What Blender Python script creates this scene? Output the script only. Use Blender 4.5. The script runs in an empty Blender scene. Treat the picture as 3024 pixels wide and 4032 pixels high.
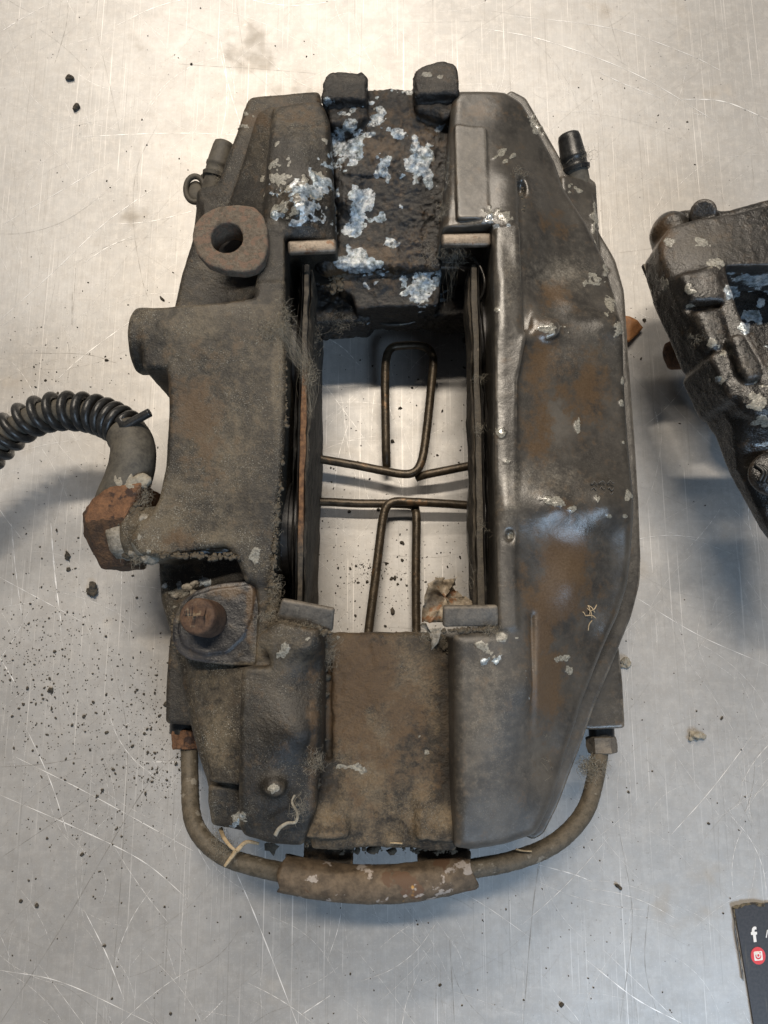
import bpy, bmesh, math, random
import numpy as np
from mathutils import Vector, Matrix, Quaternion
random.seed(7)
rng = np.random.default_rng(11)
R = math.radians
S = bpy.context.scene

# ------------------------------------------------------------------ camera
TILT, CAMH, CAMY = R(10.5), .34, -.06
FPX = 2912.0                                  # focal length in pixels of the 3024 x 4032 frame
cam = bpy.data.objects.new('camera', bpy.data.cameras.new('camera'))
S.collection.objects.link(cam)
cam.data.sensor_fit = 'VERTICAL'; cam.data.sensor_height = 36
cam.data.lens = 36 * FPX / 4032
cam.data.clip_start = .01; cam.data.clip_end = 50
cam.location = (0, CAMY, CAMH); cam.rotation_euler = (TILT, 0, 0)
cam.data.dof.use_dof = False
S.camera = cam

# ------------------------------------------------------------------ room light, lamps, exposure
W = bpy.data.worlds.new("World"); S.world = W; W.use_nodes = True
W.node_tree.nodes['Background'].inputs['Color'].default_value = (.46, .49, .55, 1)
W.node_tree.nodes['Background'].inputs['Strength'].default_value = .11

def area(name, loc, target, sx, sy, power, col, spread=180):
    l = bpy.data.lights.new(name, 'AREA'); l.shape = 'RECTANGLE'; l.size = sx; l.size_y = sy
    l.energy = power; l.color = col; l.spread = R(spread)
    o = bpy.data.objects.new(name, l); S.collection.objects.link(o)
    o.location = loc
    o.rotation_euler = (Vector(target) - Vector(loc)).to_track_quat('-Z', 'Y').to_euler()
    return o
area('ceiling_tube_lamp', (-.10, 1.85, 4.20), (0, .02, 0), 2.0, .20, 140, (1.0, .88, .73))
area('ceiling_tube_lamp', (-.50, 3.30, 3.30), (0, .02, 0), 2.4, .16, 88, (1.0, .89, .76))
area('window_light', (.85, -1.35, 1.5), (0, 0, 0), 1.0, .7, 20, (.58, .77, 1.0))
S.view_settings.view_transform = 'Standard'; S.view_settings.look = 'None'
S.view_settings.exposure = 0; S.view_settings.gamma = 1

# ------------------------------------------------------------------ geometry helpers
CT, ST = math.cos(TILT), math.sin(TILT)
def U(u, v, z):
    """point at height z that the lens sees at (u, v) of the 3024 x 4032 frame"""
    a = (u - 1512) / FPX; b = -(v - 2016) / FPX
    d = (a, b * CT + ST, b * ST - CT)
    t = (z - CAMH) / d[2]
    return Vector((d[0] * t, CAMY + d[1] * t, z))
def proj(P):
    """frame pixels of an (n,3) array"""
    x = P[:, 0]; y = P[:, 1] - CAMY; z = P[:, 2] - CAMH
    b = y * CT + z * ST; f = y * ST - z * CT
    return 1512 + FPX * x / f, 2016 - FPX * b / f

_lat = {}
def vnoise(P, freq, seed=0):
    """smooth value noise in -1..1"""
    if seed not in _lat:
        _lat[seed] = np.random.default_rng(seed + 100).uniform(-1, 1, (32, 32, 32)).astype(np.float32)
    L = _lat[seed]
    Q = P * freq + 1000.37
    I = np.floor(Q).astype(np.int64); F = Q - I; F = F * F * (3 - 2 * F)
    I &= 31; J = (I + 1) & 31
    x0, y0, z0 = I.T; x1, y1, z1 = J.T; fx, fy, fz = F.T
    a = L[x0, y0, z0] * (1 - fx) + L[x1, y0, z0] * fx
    b = L[x0, y1, z0] * (1 - fx) + L[x1, y1, z0] * fx
    c = L[x0, y0, z1] * (1 - fx) + L[x1, y0, z1] * fx
    d = L[x0, y1, z1] * (1 - fx) + L[x1, y1, z1] * fx
    return (a * (1 - fy) + b * fy) * (1 - fz) + (c * (1 - fy) + d * fy) * fz
def fbm(P, freq, octv=4, seed=0, gain=.5):
    s = 0; a = 1; n = 0
    for k in range(octv):
        s = s + a * vnoise(P, freq, seed + k); n += a; a *= gain; freq *= 2.03
    return s / n * 1.5

def new_obj(name, me, mat=None, parent=None, smooth=True):
    o = bpy.data.objects.new(name, me); S.collection.objects.link(o)
    if mat: me.materials.append(mat)
    if parent: o.parent = parent
    if smooth and len(me.polygons):
        me.polygons.foreach_set('use_smooth', [True] * len(me.polygons))
    return o
def bm_obj(name, bm, mat, parent=None, smooth=True, angle=None):
    bmesh.ops.recalc_face_normals(bm, faces=bm.faces)
    me = bpy.data.meshes.new(name); bm.to_mesh(me); bm.free()
    o = new_obj(name, me, mat, parent, smooth)
    if angle is not None: me.set_sharp_from_angle(angle=R(angle))
    return o
def tag(o, label=None, cat=None, group=None, kind=None):
    if label: o['label'] = label
    if cat: o['category'] = cat
    if group: o['group'] = group
    if kind: o['kind'] = kind
    return o
def empty(name, loc=(0, 0, 0)):
    o = bpy.data.objects.new(name, None); S.collection.objects.link(o); o.location = loc
    o.empty_display_size = .02
    return o

# ------------------------------------------------------------------ solid fields -> one fused casting mesh
def poly_sdf(X, Y, poly):
    d = np.full(X.shape, 1e9, np.float32); s = np.ones(X.shape, np.float32)
    n = len(poly)
    for i in range(n):
        ax, ay = poly[i][:2]; bx, by = poly[i - 1][:2]
        ex, ey = bx - ax, by - ay; wx, wy = X - ax, Y - ay
        t = np.clip((wx * ex + wy * ey) / (ex * ex + ey * ey + 1e-18), 0, 1)
        qx, qy = wx - ex * t, wy - ey * t
        d = np.minimum(d, qx * qx + qy * qy)
        c1 = Y >= ay; c2 = Y < by; c3 = ex * wy > ey * wx
        flip = (c1 & c2 & c3) | (~c1 & ~c2 & ~c3)
        s = np.where(flip, -s, s)
    return s * np.sqrt(d)
def blur2(A, n):
    for _ in range(n):
        A = (np.roll(A, 1, 0) + np.roll(A, -1, 0) + 2 * A) / 4
        A = (np.roll(A, 1, 1) + np.roll(A, -1, 1) + 2 * A) / 4
    return A
def idw(X, Y, pts, p=3.0):
    """smooth surface through the (x, y, z) points"""
    A = np.array(pts, float); c2 = .004 ** 2
    def phi(dx, dy): return np.sqrt(dx * dx + dy * dy + c2)
    n = len(A); K = np.zeros((n + 1, n + 1)); K[:n, :n] = phi(A[:, None, 0] - A[None, :, 0], A[:, None, 1] - A[None, :, 1]); K[:n, n] = K[n, :n] = 1
    w = np.linalg.solve(K, np.append(A[:, 2], 0))
    Z = np.full(X.shape, w[n])
    for k in range(n): Z = Z + w[k] * phi(X - A[k, 0], Y - A[k, 1])
    return np.clip(Z, A[:, 2].min() - .003, A[:, 2].max() + .0015).astype(np.float32)
class Field:
    def __init__(s, lo, hi, h=.00085):
        h = h * .66; s.h = h; s.lo = np.array(lo, float)
        s.n = np.ceil((np.array(hi) - s.lo) / h).astype(int) + 1
        s.x = (lo[0] + h * np.arange(s.n[0])).astype(np.float32)
        s.y = (lo[1] + h * np.arange(s.n[1])).astype(np.float32)
        s.z = (lo[2] + h * np.arange(s.n[2])).astype(np.float32)
        s.D = np.full(tuple(s.n), .02, np.float32)
    def _sl(s, lo, hi, pad):
        out = []
        for k in range(3):
            a = int(max(0, math.floor((lo[k] - pad - s.lo[k]) / s.h))); b = int(min(s.n[k], math.ceil((hi[k] + pad - s.lo[k]) / s.h) + 1))
            out.append(slice(a, max(b, a)))
        return tuple(out)
    def _mix(s, sl, d, k, cut):
        A = s.D[sl]
        if cut: A = -A
        h = np.clip(.5 + .5 * (A - d) / k, 0, 1)
        m = A * (1 - h) + d * h - k * h * (1 - h)
        s.D[sl] = (-m if cut else m)
    def prism(s, poly, zb, zt, r=.002, k=.0015, draft=0., rc=2, cut=False):
        """poly: plan points; zt: number or list of (x, y, z) points the top passes through"""
        xs = [p[0] for p in poly]; ys = [p[1] for p in poly]
        zmax = zt if np.isscalar(zt) else max(p[2] for p in zt)
        sl = s._sl((min(xs), min(ys), zb), (max(xs), max(ys), zmax), .008)
        X, Y = np.meshgrid(s.x[sl[0]], s.y[sl[1]], indexing='ij')
        if X.size == 0: return
        d2 = poly_sdf(X, Y, poly)
        if rc: d2 = blur2(np.pad(d2, 8, 'edge'), rc * 2)[8:-8, 8:-8]
        r = r * .72; k = k * .7
        T = zt if np.isscalar(zt) else idw(X, Y, zt)[:, :, None]
        Z = s.z[sl[2]][None, None, :]
        q1 = d2[:, :, None] + r
        if draft: q1 = q1 - np.maximum(T - Z, 0) * draft
        q2 = np.maximum(Z - T, zb - Z) + r
        d = np.minimum(np.maximum(q1, q2), 0) + np.hypot(np.maximum(q1, 0), np.maximum(q2, 0)) - r
        s._mix(sl, d.astype(np.float32), k, cut)
    def cyl(s, p0, p1, r0, r1=None, r=.001, k=.0015, cut=False):
        r1 = r0 if r1 is None else r1
        p0 = np.array(p0, float); p1 = np.array(p1, float); m = max(r0, r1)
        sl = s._sl(np.minimum(p0, p1) - m, np.maximum(p0, p1) + m, .005)
        X = s.x[sl[0]][:, None, None]; Y = s.y[sl[1]][None, :, None]; Z = s.z[sl[2]][None, None, :]
        ax = p1 - p0; L = np.linalg.norm(ax); ax /= L
        t = (X - p0[0]) * ax[0] + (Y - p0[1]) * ax[1] + (Z - p0[2]) * ax[2]
        rr = np.sqrt(np.maximum((X - p0[0]) ** 2 + (Y - p0[1]) ** 2 + (Z - p0[2]) ** 2 - t * t, 0))
        q1 = rr - (r0 + (r1 - r0) * np.clip(t / L, 0, 1)) + r
        q2 = np.maximum(-t, t - L) + r
        d = np.minimum(np.maximum(q1, q2), 0) + np.hypot(np.maximum(q1, 0), np.maximum(q2, 0)) - r
        s._mix(sl, d.astype(np.float32), k, cut)
    def ball(s, c, rad, k=.003, cut=False):
        rad = np.array(rad if not np.isscalar(rad) else (rad,) * 3, float); c = np.array(c, float)
        sl = s._sl(c - rad, c + rad, .005)
        X = s.x[sl[0]][:, None, None]; Y = s.y[sl[1]][None, :, None]; Z = s.z[sl[2]][None, None, :]
        q = np.sqrt(((X - c[0]) / rad[0]) ** 2 + ((Y - c[1]) / rad[1]) ** 2 + ((Z - c[2]) / rad[2]) ** 2)
        s._mix(sl, ((q - 1) * rad.min()).astype(np.float32), k, cut)
    def verts_quads(s):
        D = s.D.copy()
        D[0] = D[-1] = .01; D[:, 0] = D[:, -1] = .01; D[:, :, 0] = D[:, :, -1] = .01
        neg = D < 0
        c = np.zeros(tuple(np.array(D.shape) - 1), np.int8)
        for i in (0, 1):
            for j in (0, 1):
                for k in (0, 1):
                    c += neg[i:i + c.shape[0], j:j + c.shape[1], k:k + c.shape[2]]
        cell = np.argwhere((c > 0) & (c < 8))
        idx = np.full(c.shape, -1, np.int32); idx[tuple(cell.T)] = np.arange(len(cell))
        acc = np.zeros((len(cell), 3)); cnt = np.zeros(len(cell))
        cor = [(i, j, k) for i in (0, 1) for j in (0, 1) for k in (0, 1)]
        for a in cor:
            for ax in range(3):
                if a[ax]: continue
                b = list(a); b[ax] = 1
                da = D[cell[:, 0] + a[0], cell[:, 1] + a[1], cell[:, 2] + a[2]]
                db = D[cell[:, 0] + b[0], cell[:, 1] + b[1], cell[:, 2] + b[2]]
                m = (da < 0) != (db < 0)
                t = np.where(m, da / np.where(m, da - db, 1), 0)
                for q in range(3):
                    acc[:, q] += np.where(m, a[q] + (t if q == ax else 0), 0)
                cnt += m
        V = s.lo + (cell + acc / cnt[:, None]) * s.h
        F = []
        for ax in range(3):
            lo = [slice(1, None)] * 3; lo[ax] = slice(0, -1)
            hi = [slice(1, None)] * 3; hi[ax] = slice(1, None)
            a = neg[tuple(lo)]; b = neg[tuple(hi)]
            for flag, sw in ((a & ~b, False), (~a & b, True)):
                e = np.argwhere(flag)
                o = np.array([1, 1, 1]); o[ax] = 0; e = e + o
                p, q = [(1, 2), (2, 0), (0, 1)][ax]
                def at(dp, dq):
                    g = e.copy(); g[:, p] += dp; g[:, q] += dq
                    ok = np.all((g >= 0) & (g < np.array(idx.shape)), axis=1)
                    r = np.full(len(g), -1); r[ok] = idx[tuple(g[ok].T)]; return r
                Q = np.stack([at(-1, -1), at(0, -1), at(0, 0), at(-1, 0)], 1)
                if sw: Q = Q[:, ::-1]
                F.append(Q[(Q >= 0).all(1)])
        return V, np.concatenate(F)

def mesh_arrays(name, V, F):
    me = bpy.data.meshes.new(name)
    me.vertices.add(len(V)); me.vertices.foreach_set('co', V.astype(np.float32).ravel())
    me.loops.add(F.size); me.loops.foreach_set('vertex_index', F.astype(np.int32).ravel())
    me.polygons.add(len(F)); me.polygons.foreach_set('loop_start', np.arange(0, F.size, F.shape[1], dtype=np.int32))
    me.update(); me.validate()
    return me
def normals(V, F):
    n = np.cross(V[F[:, 2]] - V[F[:, 0]], V[F[:, 3]] - V[F[:, 1]]) if F.shape[1] == 4 else np.cross(V[F[:, 1]] - V[F[:, 0]], V[F[:, 2]] - V[F[:, 0]])
    N = np.zeros_like(V)
    for k in range(F.shape[1]):
        for q in range(3): N[:, q] += np.bincount(F[:, k], n[:, q], len(V))
    return N / (np.linalg.norm(N, axis=1)[:, None] + 1e-12)

class Coat:
    """what sits on a surface point by point: rust, pale flakes, dust, gloss, blue salt, bared metal"""
    def __init__(s, V, N):
        s.V, s.N = V, N; s.u, s.v = proj(V); s.n = len(V)
        for c in 'rust pale dust gloss blue pit edge'.split(): setattr(s, c, np.zeros(s.n))
    def spot(s, chan, u, v, ru, rv=None, amt=1., rot=0, soft=1.):
        rv = ru if rv is None else rv
        a = R(rot); du = s.u - u; dv = s.v - v
        p = (du * math.cos(a) + dv * math.sin(a)) / ru; q = (-du * math.sin(a) + dv * math.cos(a)) / rv
        g = np.exp(-(p * p + q * q) ** soft)
        A = getattr(s, chan)
        setattr(s, chan, np.maximum(A, g * amt) if amt > 0 else A + g * amt)
    def write(s, me):
        for nm, ch in (('coat_a', ('rust', 'pale', 'dust')), ('coat_b', ('gloss', 'blue', 'pit')), ('coat_c', ('edge',))):
            at = me.color_attributes.new(nm, 'FLOAT_COLOR', 'POINT')
            c = np.ones((s.n, 4), np.float32)
            for i, q in enumerate(ch): c[:, i] = np.clip(getattr(s, q), 0, 2)
            at.data.foreach_set('color', c.ravel())

def finish(name, fld, mat, parent, paint=None, rough=.0002, seed=0, pitted=None):
    V, F = fld.verts_quads()
    for _ in range(1):                      # relax the lattice steps
        A = np.zeros_like(V); c = np.zeros(len(V))
        for k in range(4):
            a = F[:, k]; b = F[:, (k + 1) % 4]
            for q in range(3):
                A[:, q] += np.bincount(a, V[b, q], len(V)) + np.bincount(b, V[a, q], len(V))
            c += np.bincount(a, minlength=len(V)) + np.bincount(b, minlength=len(V))
        V = V * .65 + A / c[:, None] * .35
    N = normals(V, F)
    C = Coat(V, N)
    Q = V.copy()
    for _ in range(5):
        A = np.zeros_like(V)
        for k in range(4):
            a = F[:, k]; b = F[:, (k + 1) % 4]
            for q in range(3): A[:, q] += np.bincount(a, Q[b, q], len(V)) + np.bincount(b, Q[a, q], len(V))
        Q = A / c[:, None]
    C.edge = np.clip(((V - Q) * N).sum(1) / (fld.h * .55), -1, 1) * .5 + .5
    if paint: paint(C)
    n = fbm(V, 170, 4, seed) * rough + fbm(V, 45, 2, seed + 5) * rough * 1.2
    def ss(x, a, b):
        t = np.clip((x - a) / (b - a), 0, 1); return t * t * (3 - 2 * t)
    fl = fbm(V, 210, 4, seed + 9, .62)
    C.blue = np.where(C.blue > .05, ss(C.blue + fl * .75, .40, .68), 0)
    C.pale = np.where(C.pale > .05, ss(C.pale + fbm(V, 330, 3, seed + 7, .6) * .5, .46, .60), 0)
    n = n + C.blue * (.00016 + fbm(V, 650, 2, seed + 8) * .00028) + C.pale * (.00022 + fbm(V, 500, 2, seed + 6) * .00020)
    crust = fbm(V, 190, 4, seed + 3, .6)
    n = n + C.pit * (ss(crust, -.12, .10) * .00055 + ss(crust, .22, .34) * .0004 + fbm(V, 800, 2, seed + 2) * .00026 - .0004)
    n = n + np.clip(C.dust, 0, 1) * fbm(V, 300, 3, seed + 4) * rough
    V = V + N * n[:, None]
    me = mesh_arrays(name, V, F)
    C.write(me)
    return new_obj(name, me, mat, parent)

def catmull(P, n=8, closed=False):
    P = [Vector(p) for p in P]; out = []
    m = len(P)
    rngk = range(m if closed else m - 1)
    for i in rngk:
        a = P[(i - 1) % m] if (closed or i > 0) else P[0] * 2 - P[1]
        b = P[i]; c = P[(i + 1) % m]
        d = P[(i + 2) % m] if (closed or i + 2 < m) else c * 2 - b
        for k in range(n):
            t = k / n
            out.append(.5 * ((2 * b) + (c - a) * t + (2 * a - 5 * b + 4 * c - d) * t * t + (-a + 3 * b - 3 * c + d) * t ** 3))
    if not closed: out.append(P[-1].copy())
    return out
def tube(bm, path, rad, seg=14, cap=True, flat=None, wob=0):
    """sweep a ring along the path; rad is a number or a list"""
    n = len(path); T = []
    for i in range(n):
        T.append((path[min(i + 1, n - 1)] - path[max(i - 1, 0)]).normalized())
    up = Vector((0, 0, 1)) if abs(T[0].z) < .9 else Vector((0, 1, 0))
    a = T[0].cross(up).normalized(); rings = []
    for i in range(n):
        if i: a = (a - T[i] * a.dot(T[i])).normalized()
        b = T[i].cross(a); r = rad if np.isscalar(rad) else rad[min(int(i * len(rad) / n), len(rad) - 1)] if len(rad) != n else rad[i]
        ring = []
        for k in range(seg):
            w = 2 * math.pi * k / seg; q = r * (1 + (random.uniform(-wob, wob) if wob else 0))
            ring.append(bm.verts.new(path[i] + (a * math.cos(w) + b * math.sin(w) * (flat or 1)) * q))
        rings.append(ring)
    for i in range(n - 1):
        for k in range(seg):
            bm.faces.new((rings[i][k], rings[i][(k + 1) % seg], rings[i + 1][(k + 1) % seg], rings[i + 1][k]))
    if cap and seg > 2:
        bm.faces.new(rings[0][::-1]); bm.faces.new(rings[-1])
def lathe(bm, p0, axis, prof, seg=40):
    """prof: (distance along the axis, radius) pairs"""
    tube(bm, [Vector(p0) + Vector(axis).normalized() * t for t, r in prof], [r for t, r in prof], seg)
def slab(bm, pts_top, thick, bev=.0004, seg=2):
    """closed plate below a 3D outline"""
    up = (Vector(pts_top[1]) - Vector(pts_top[0])).cross(Vector(pts_top[2]) - Vector(pts_top[1])).normalized()
    if up.z < 0: up = -up
    t = [bm.verts.new(p) for p in pts_top]; b = [bm.verts.new(Vector(p) - up * thick) for p in pts_top]
    n = len(t); fs = [bm.faces.new(t), bm.faces.new(b[::-1])]
    for i in range(n): fs.append(bm.faces.new((t[i], b[i], b[(i + 1) % n], t[(i + 1) % n])))
    if bev: bmesh.ops.bevel(bm, geom=list({e for f in fs for e in f.edges}), offset=bev, segments=seg, affect='EDGES', profile=.5)
def roughen(bm, amp, freq, cuts=0, seed=3):
    if cuts: bmesh.ops.subdivide_edges(bm, edges=bm.edges[:], cuts=cuts, use_grid_fill=True)
    bm.normal_update()
    P = np.array([v.co for v in bm.verts]); n = fbm(P, freq, 3, seed) * amp
    for v, k in zip(bm.verts, n): v.co += v.normal * float(k)

# ------------------------------------------------------------------ materials
class NT:
    def __init__(s, name):
        s.m = bpy.data.materials.new(name); s.m.use_nodes = True; s.t = s.m.node_tree
        s.b = s.t.nodes['Principled BSDF']; s.co = s.t.nodes.new('ShaderNodeTexCoord').outputs['Object']
    def put(s, inp, val):
        if hasattr(val, 'is_linked') or isinstance(val, bpy.types.NodeSocket): s.t.links.new(val, inp)
        elif isinstance(val, (tuple, list)) and len(val) == 3 and len(inp.default_value) == 4: inp.default_value = (*val, 1)
        else: inp.default_value = val
    def noise(s, scale, detail=4, rough=.6, dist=0, vec=None, off=0):
        n = s.t.nodes.new('ShaderNodeTexNoise'); n.inputs['Scale'].default_value = scale
        n.inputs['Detail'].default_value = detail; n.inputs['Roughness'].default_value = rough; n.inputs['Distortion'].default_value = dist
        v = vec or s.co
        if off:
            v = s.vmath('ADD', v, (off, off * .7, off * .3))
        s.put(n.inputs['Vector'], v); return n.outputs['Fac']
    def voro(s, scale, feature='F1', vec=None, out='Distance'):
        n = s.t.nodes.new('ShaderNodeTexVoronoi'); n.feature = feature; n.inputs['Scale'].default_value = scale
        s.put(n.inputs['Vector'], vec or s.co); return n.outputs[out]
    def vmath(s, op, a, b=None):
        n = s.t.nodes.new('ShaderNodeVectorMath'); n.operation = op; s.put(n.inputs[0], a)
        if b is not None: n.inputs[1].default_value = b
        return n.outputs[0]
    def math(s, op, a, b=None, c=None, clamp=False):
        n = s.t.nodes.new('ShaderNodeMath'); n.operation = op; n.use_clamp = clamp; s.put(n.inputs[0], a)
        if b is not None: s.put(n.inputs[1], b)
        if c is not None: s.put(n.inputs[2], c)
        return n.outputs[0]
    def step(s, x, lo, hi, a=0, b=1):
        n = s.t.nodes.new('ShaderNodeMapRange'); n.interpolation_type = 'SMOOTHSTEP'
        for i, q in zip(('Value', 'From Min', 'From Max', 'To Min', 'To Max'), (x, lo, hi, a, b)): s.put(n.inputs[i], q)
        return n.outputs['Result']
    def mix(s, f, a, b, mode='MIX'):
        n = s.t.nodes.new('ShaderNodeMix'); n.data_type = 'RGBA'; n.blend_type = mode
        s.put(n.inputs[0], f); s.put(n.inputs[6], a); s.put(n.inputs[7], b); return n.outputs[2]
    def attr(s, nm):
        n = s.t.nodes.new('ShaderNodeAttribute'); n.attribute_name = nm
        q = s.t.nodes.new('ShaderNodeSeparateColor'); s.t.links.new(n.outputs['Color'], q.inputs[0]); return q.outputs
    def mapping(s, scale, rot=(0, 0, 0), loc=(0, 0, 0)):
        n = s.t.nodes.new('ShaderNodeMapping'); n.inputs['Scale'].default_value = scale; n.inputs['Rotation'].default_value = rot
        n.inputs['Location'].default_value = loc; s.put(n.inputs['Vector'], s.co); return n.outputs[0]
    def bump(s, h, strength=.5, dist=.0005, nrm=None):
        n = s.t.nodes.new('ShaderNodeBump'); n.inputs['Strength'].default_value = strength; n.inputs['Distance'].default_value = dist
        s.put(n.inputs['Height'], h)
        if nrm is not None: s.t.links.new(nrm, n.inputs['Normal'])
        return n.outputs[0]
    def done(s, col, rough=.5, metal=0., nrm=None, spec=.5, **kw):
        s.put(s.b.inputs['Base Color'], col); s.put(s.b.inputs['Roughness'], rough); s.put(s.b.inputs['Metallic'], metal)
        s.put(s.b.inputs['Specular IOR Level'], spec)
        if nrm is not None: s.t.links.new(nrm, s.b.inputs['Normal'])
        for k, v in kw.items(): s.put(s.b.inputs[k.replace('_', ' ')], v)
        return s.m

def casting(name, paint=(.050, .044, .037), worn=(.105, .092, .074), dustc=(.19, .165, .125), rough=.55, fine=.5, salt=.5, spec=.6, old=.85):
    n = NT(name)
    A = n.attr('coat_a'); B = n.attr('coat_b'); E = n.attr('coat_c')[0]
    big = n.noise(55, 4); mid = n.noise(330, 5, .65); fin = n.noise(1300, 4, .7); sp = n.noise(2300, 2, .6)
    col = n.mix(n.step(big, .35, .68), paint, worn)
    col = n.mix(n.step(mid, .35, .75, 0, .55), col, tuple(c * 1.55 for c in worn))
    # patches of old grime and thinner paint
    pat = n.noise(26, 5, .65, off=7.7)
    col = n.mix(n.step(n.math('MULTIPLY_ADD', mid, .35, pat), .54, .68, 0, old), col, tuple(c * .45 for c in paint))
    # edges rubbed bare
    em = n.math('MULTIPLY', n.step(n.math('MULTIPLY_ADD', mid, .30, E), .80, .98), n.step(n.noise(90, 3, .6, off=2.9), .35, .6, .25, 1))
    col = n.mix(n.math('MULTIPLY', em, .5), col, tuple(min(.5, c * 2.6) for c in worn))
    # darkened worn colour in concave corners, a little lighter than the paint
    cm_ = n.step(n.math('MULTIPLY_ADD', mid, -.3, E), .28, .10)
    col = n.mix(n.math('MULTIPLY', cm_, .5), col, tuple(c * .5 for c in worn))
    # dusty film
    dm = n.step(n.math('ADD', A[2], n.math('MULTIPLY_ADD', mid, 1.1, n.math('MULTIPLY', fin, .5))), 1.0, 1.75)
    col = n.mix(n.math('MULTIPLY', dm, .85), col, n.mix(n.step(fin, .35, .7), tuple(c * .62 for c in dustc), dustc))
    # grains of pale grit caught in the film
    gm = n.math('MULTIPLY', n.math('MULTIPLY', n.step(sp, .57, .66), n.step(n.noise(75, 4, .65, off=3.7), .42, .60, .08, 1)), n.math('MULTIPLY_ADD', A[2], salt, .05, clamp=True))
    col = n.mix(gm, col, (.42, .40, .34))
    # brown staining
    rm = n.step(n.math('ADD', A[0], n.math('MULTIPLY_ADD', mid, .9, n.math('MULTIPLY', n.noise(130, 4, .65, off=4.2), 1.1))), 1.04, 1.50)
    col = n.mix(n.math('MULTIPLY', rm, .85), col, n.mix(fin, (.052, .031, .015), (.140, .086, .042)))
    # flaked patches with crisp edges
    pm = n.step(n.math('MULTIPLY_ADD', n.noise(900, 3, .6), .8, A[1]), .82, .94)
    pc = n.mix(n.step(fin, .3, .7), (.13, .12, .10), (.38, .36, .30))
    col = n.mix(pm, col, pc)
    # blue-white salt
    bm_ = n.step(n.math('MULTIPLY_ADD', fin, .9, B[1]), .80, 1.02)
    bc = n.mix(n.step(n.noise(420, 5, .72), .30, .66), n.mix(n.step(n.noise(120, 2, .5, off=6.6), .4, .6), (.08, .10, .125), (.12, .14, .135)), n.mix(n.step(n.noise(150, 3, .6, off=1.1), .42, .6), (.40, .48, .55), (.66, .68, .68)))
    col = n.mix(bm_, col, bc)
    # dark sunk pits
    col = n.mix(n.math('MULTIPLY', n.step(n.math('MULTIPLY', n.noise(480, 3, .6), B[2]), .42, .62), .7), col, (.012, .011, .011))
    rg = n.step(B[0], 0, 1, rough, .22)
    rg = n.math('ADD', rg, n.math('MULTIPLY_ADD', fin, .25, -.12))
    rg = n.math('MAXIMUM', rg, n.math('MULTIPLY', dm, .7))
    rg = n.math('SUBTRACT', rg, n.math('MULTIPLY', bm_, .30))
    rg = n.math('SUBTRACT', rg, n.math('MULTIPLY', pm, .15), clamp=True)
    h = n.math('ADD', n.math('MULTIPLY', mid, .6), n.math('MULTIPLY', fin, n.step(B[0], 0, 1, .45, .12)))
    h = n.math('ADD', h, n.math('MULTIPLY', pm, -.25))
    h = n.math('ADD', h, n.math('MULTIPLY', gm, .3))
    return n.done(col, rg, n.math('MULTIPLY', bm_, .25), n.bump(h, fine, .0009), spec)

def plain(name, a, b, rough=.5, metal=0., sc=400, bump=.3, spot=None, spotlvl=.62, dist=.0004):
    n = NT(name); f = n.noise(sc, 5, .65); g = n.noise(sc * 4.1, 4, .7)
    col = n.mix(n.step(f, .32, .70), a, b)
    col = n.mix(n.step(g, .3, .8, 0, .4), col, tuple(min(1, c * 1.6) for c in b))
    if spot: col = n.mix(n.step(n.noise(sc * .45, 4, .6, off=3.1), spotlvl, spotlvl + .07), col, spot)
    rg = n.math('MULTIPLY_ADD', f, .35, rough - .17, clamp=True)
    return n.done(col, rg, metal, n.bump(n.math('ADD', f, n.math('MULTIPLY', g, .5)), bump, dist))

M = {}
M['left'] = casting('dusty_cast_iron', (.017, .014, .010), (.068, .054, .037), (.185, .150, .100), .56, .6, 1.1)
M['right'] = casting('worn_painted_casting', (.044, .039, .033), (.102, .090, .074), (.24, .21, .165), .62, .18, .45, .85, .45)
M['black'] = casting('oily_corroded_casting', (.009, .008, .007), (.026, .021, .017), (.10, .083, .064), .60, 1., .4, .6)
M['brown'] = casting('brown_grimy_casting', (.018, .013, .008), (.095, .070, .044), (.23, .175, .11), .66, 1., .4)
M['bossmetal'] = plain('gritty_boss_face', (.095, .072, .050), (.215, .175, .132), .78, 0, 700, 1., (.23, .155, .11), .50, .0009)
M['rust'] = plain('flaking_rust', (.085, .042, .022), (.21, .105, .052), .8, 0, 260, .9, (.045, .025, .018), .55, .0012)
M['rust_shade'] = plain('shaded_rust', (.030, .018, .012), (.10, .055, .028), .8, 0, 300, 1., (.15, .08, .045), .60, .0012)
M['pinface'] = plain('rusty_pin', (.040, .021, .014), (.115, .068, .042), .8, 0, 300, .8, (.23, .18, .12), .58)
M['clip'] = plain('aged_steel_clip', (.11, .09, .068), (.27, .225, .18), .48, .45, 350, .4, (.17, .10, .06), .57)
M['clipdark'] = plain('grimy_steel_clip', (.09, .08, .068), (.19, .165, .135), .6, .2, 300, .5, (.24, .21, .17), .6)
M['rubber'] = plain('dusty_rubber', (.050, .045, .038), (.105, .094, .074), .65, 0, 300, .35)
M['black_plastic'] = plain('black_coil_plastic', (.010, .010, .010), (.030, .030, .029), .33, 0, 500, .2, (.07, .065, .055), .66)
M['pipe'] = plain('grimy_pipe', (.055, .046, .032), (.125, .103, .074), .62, .1, 350, .5, (.24, .215, .175), .60)
M['wire'] = plain('bronze_spring_wire', (.030, .024, .017), (.085, .065, .043), .36, .5, 300, .5, (.16, .10, .055), .60)
M['lining'] = plain('pad_lining', (.035, .030, .024), (.105, .088, .064), .72, 0, 260, .9, (.22, .18, .13), .6, .0009)
M['plate'] = plain('rusted_backing_plate', (.10, .045, .020), (.27, .125, .050), .75, 0, 420, .7, (.05, .03, .02), .56)
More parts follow.
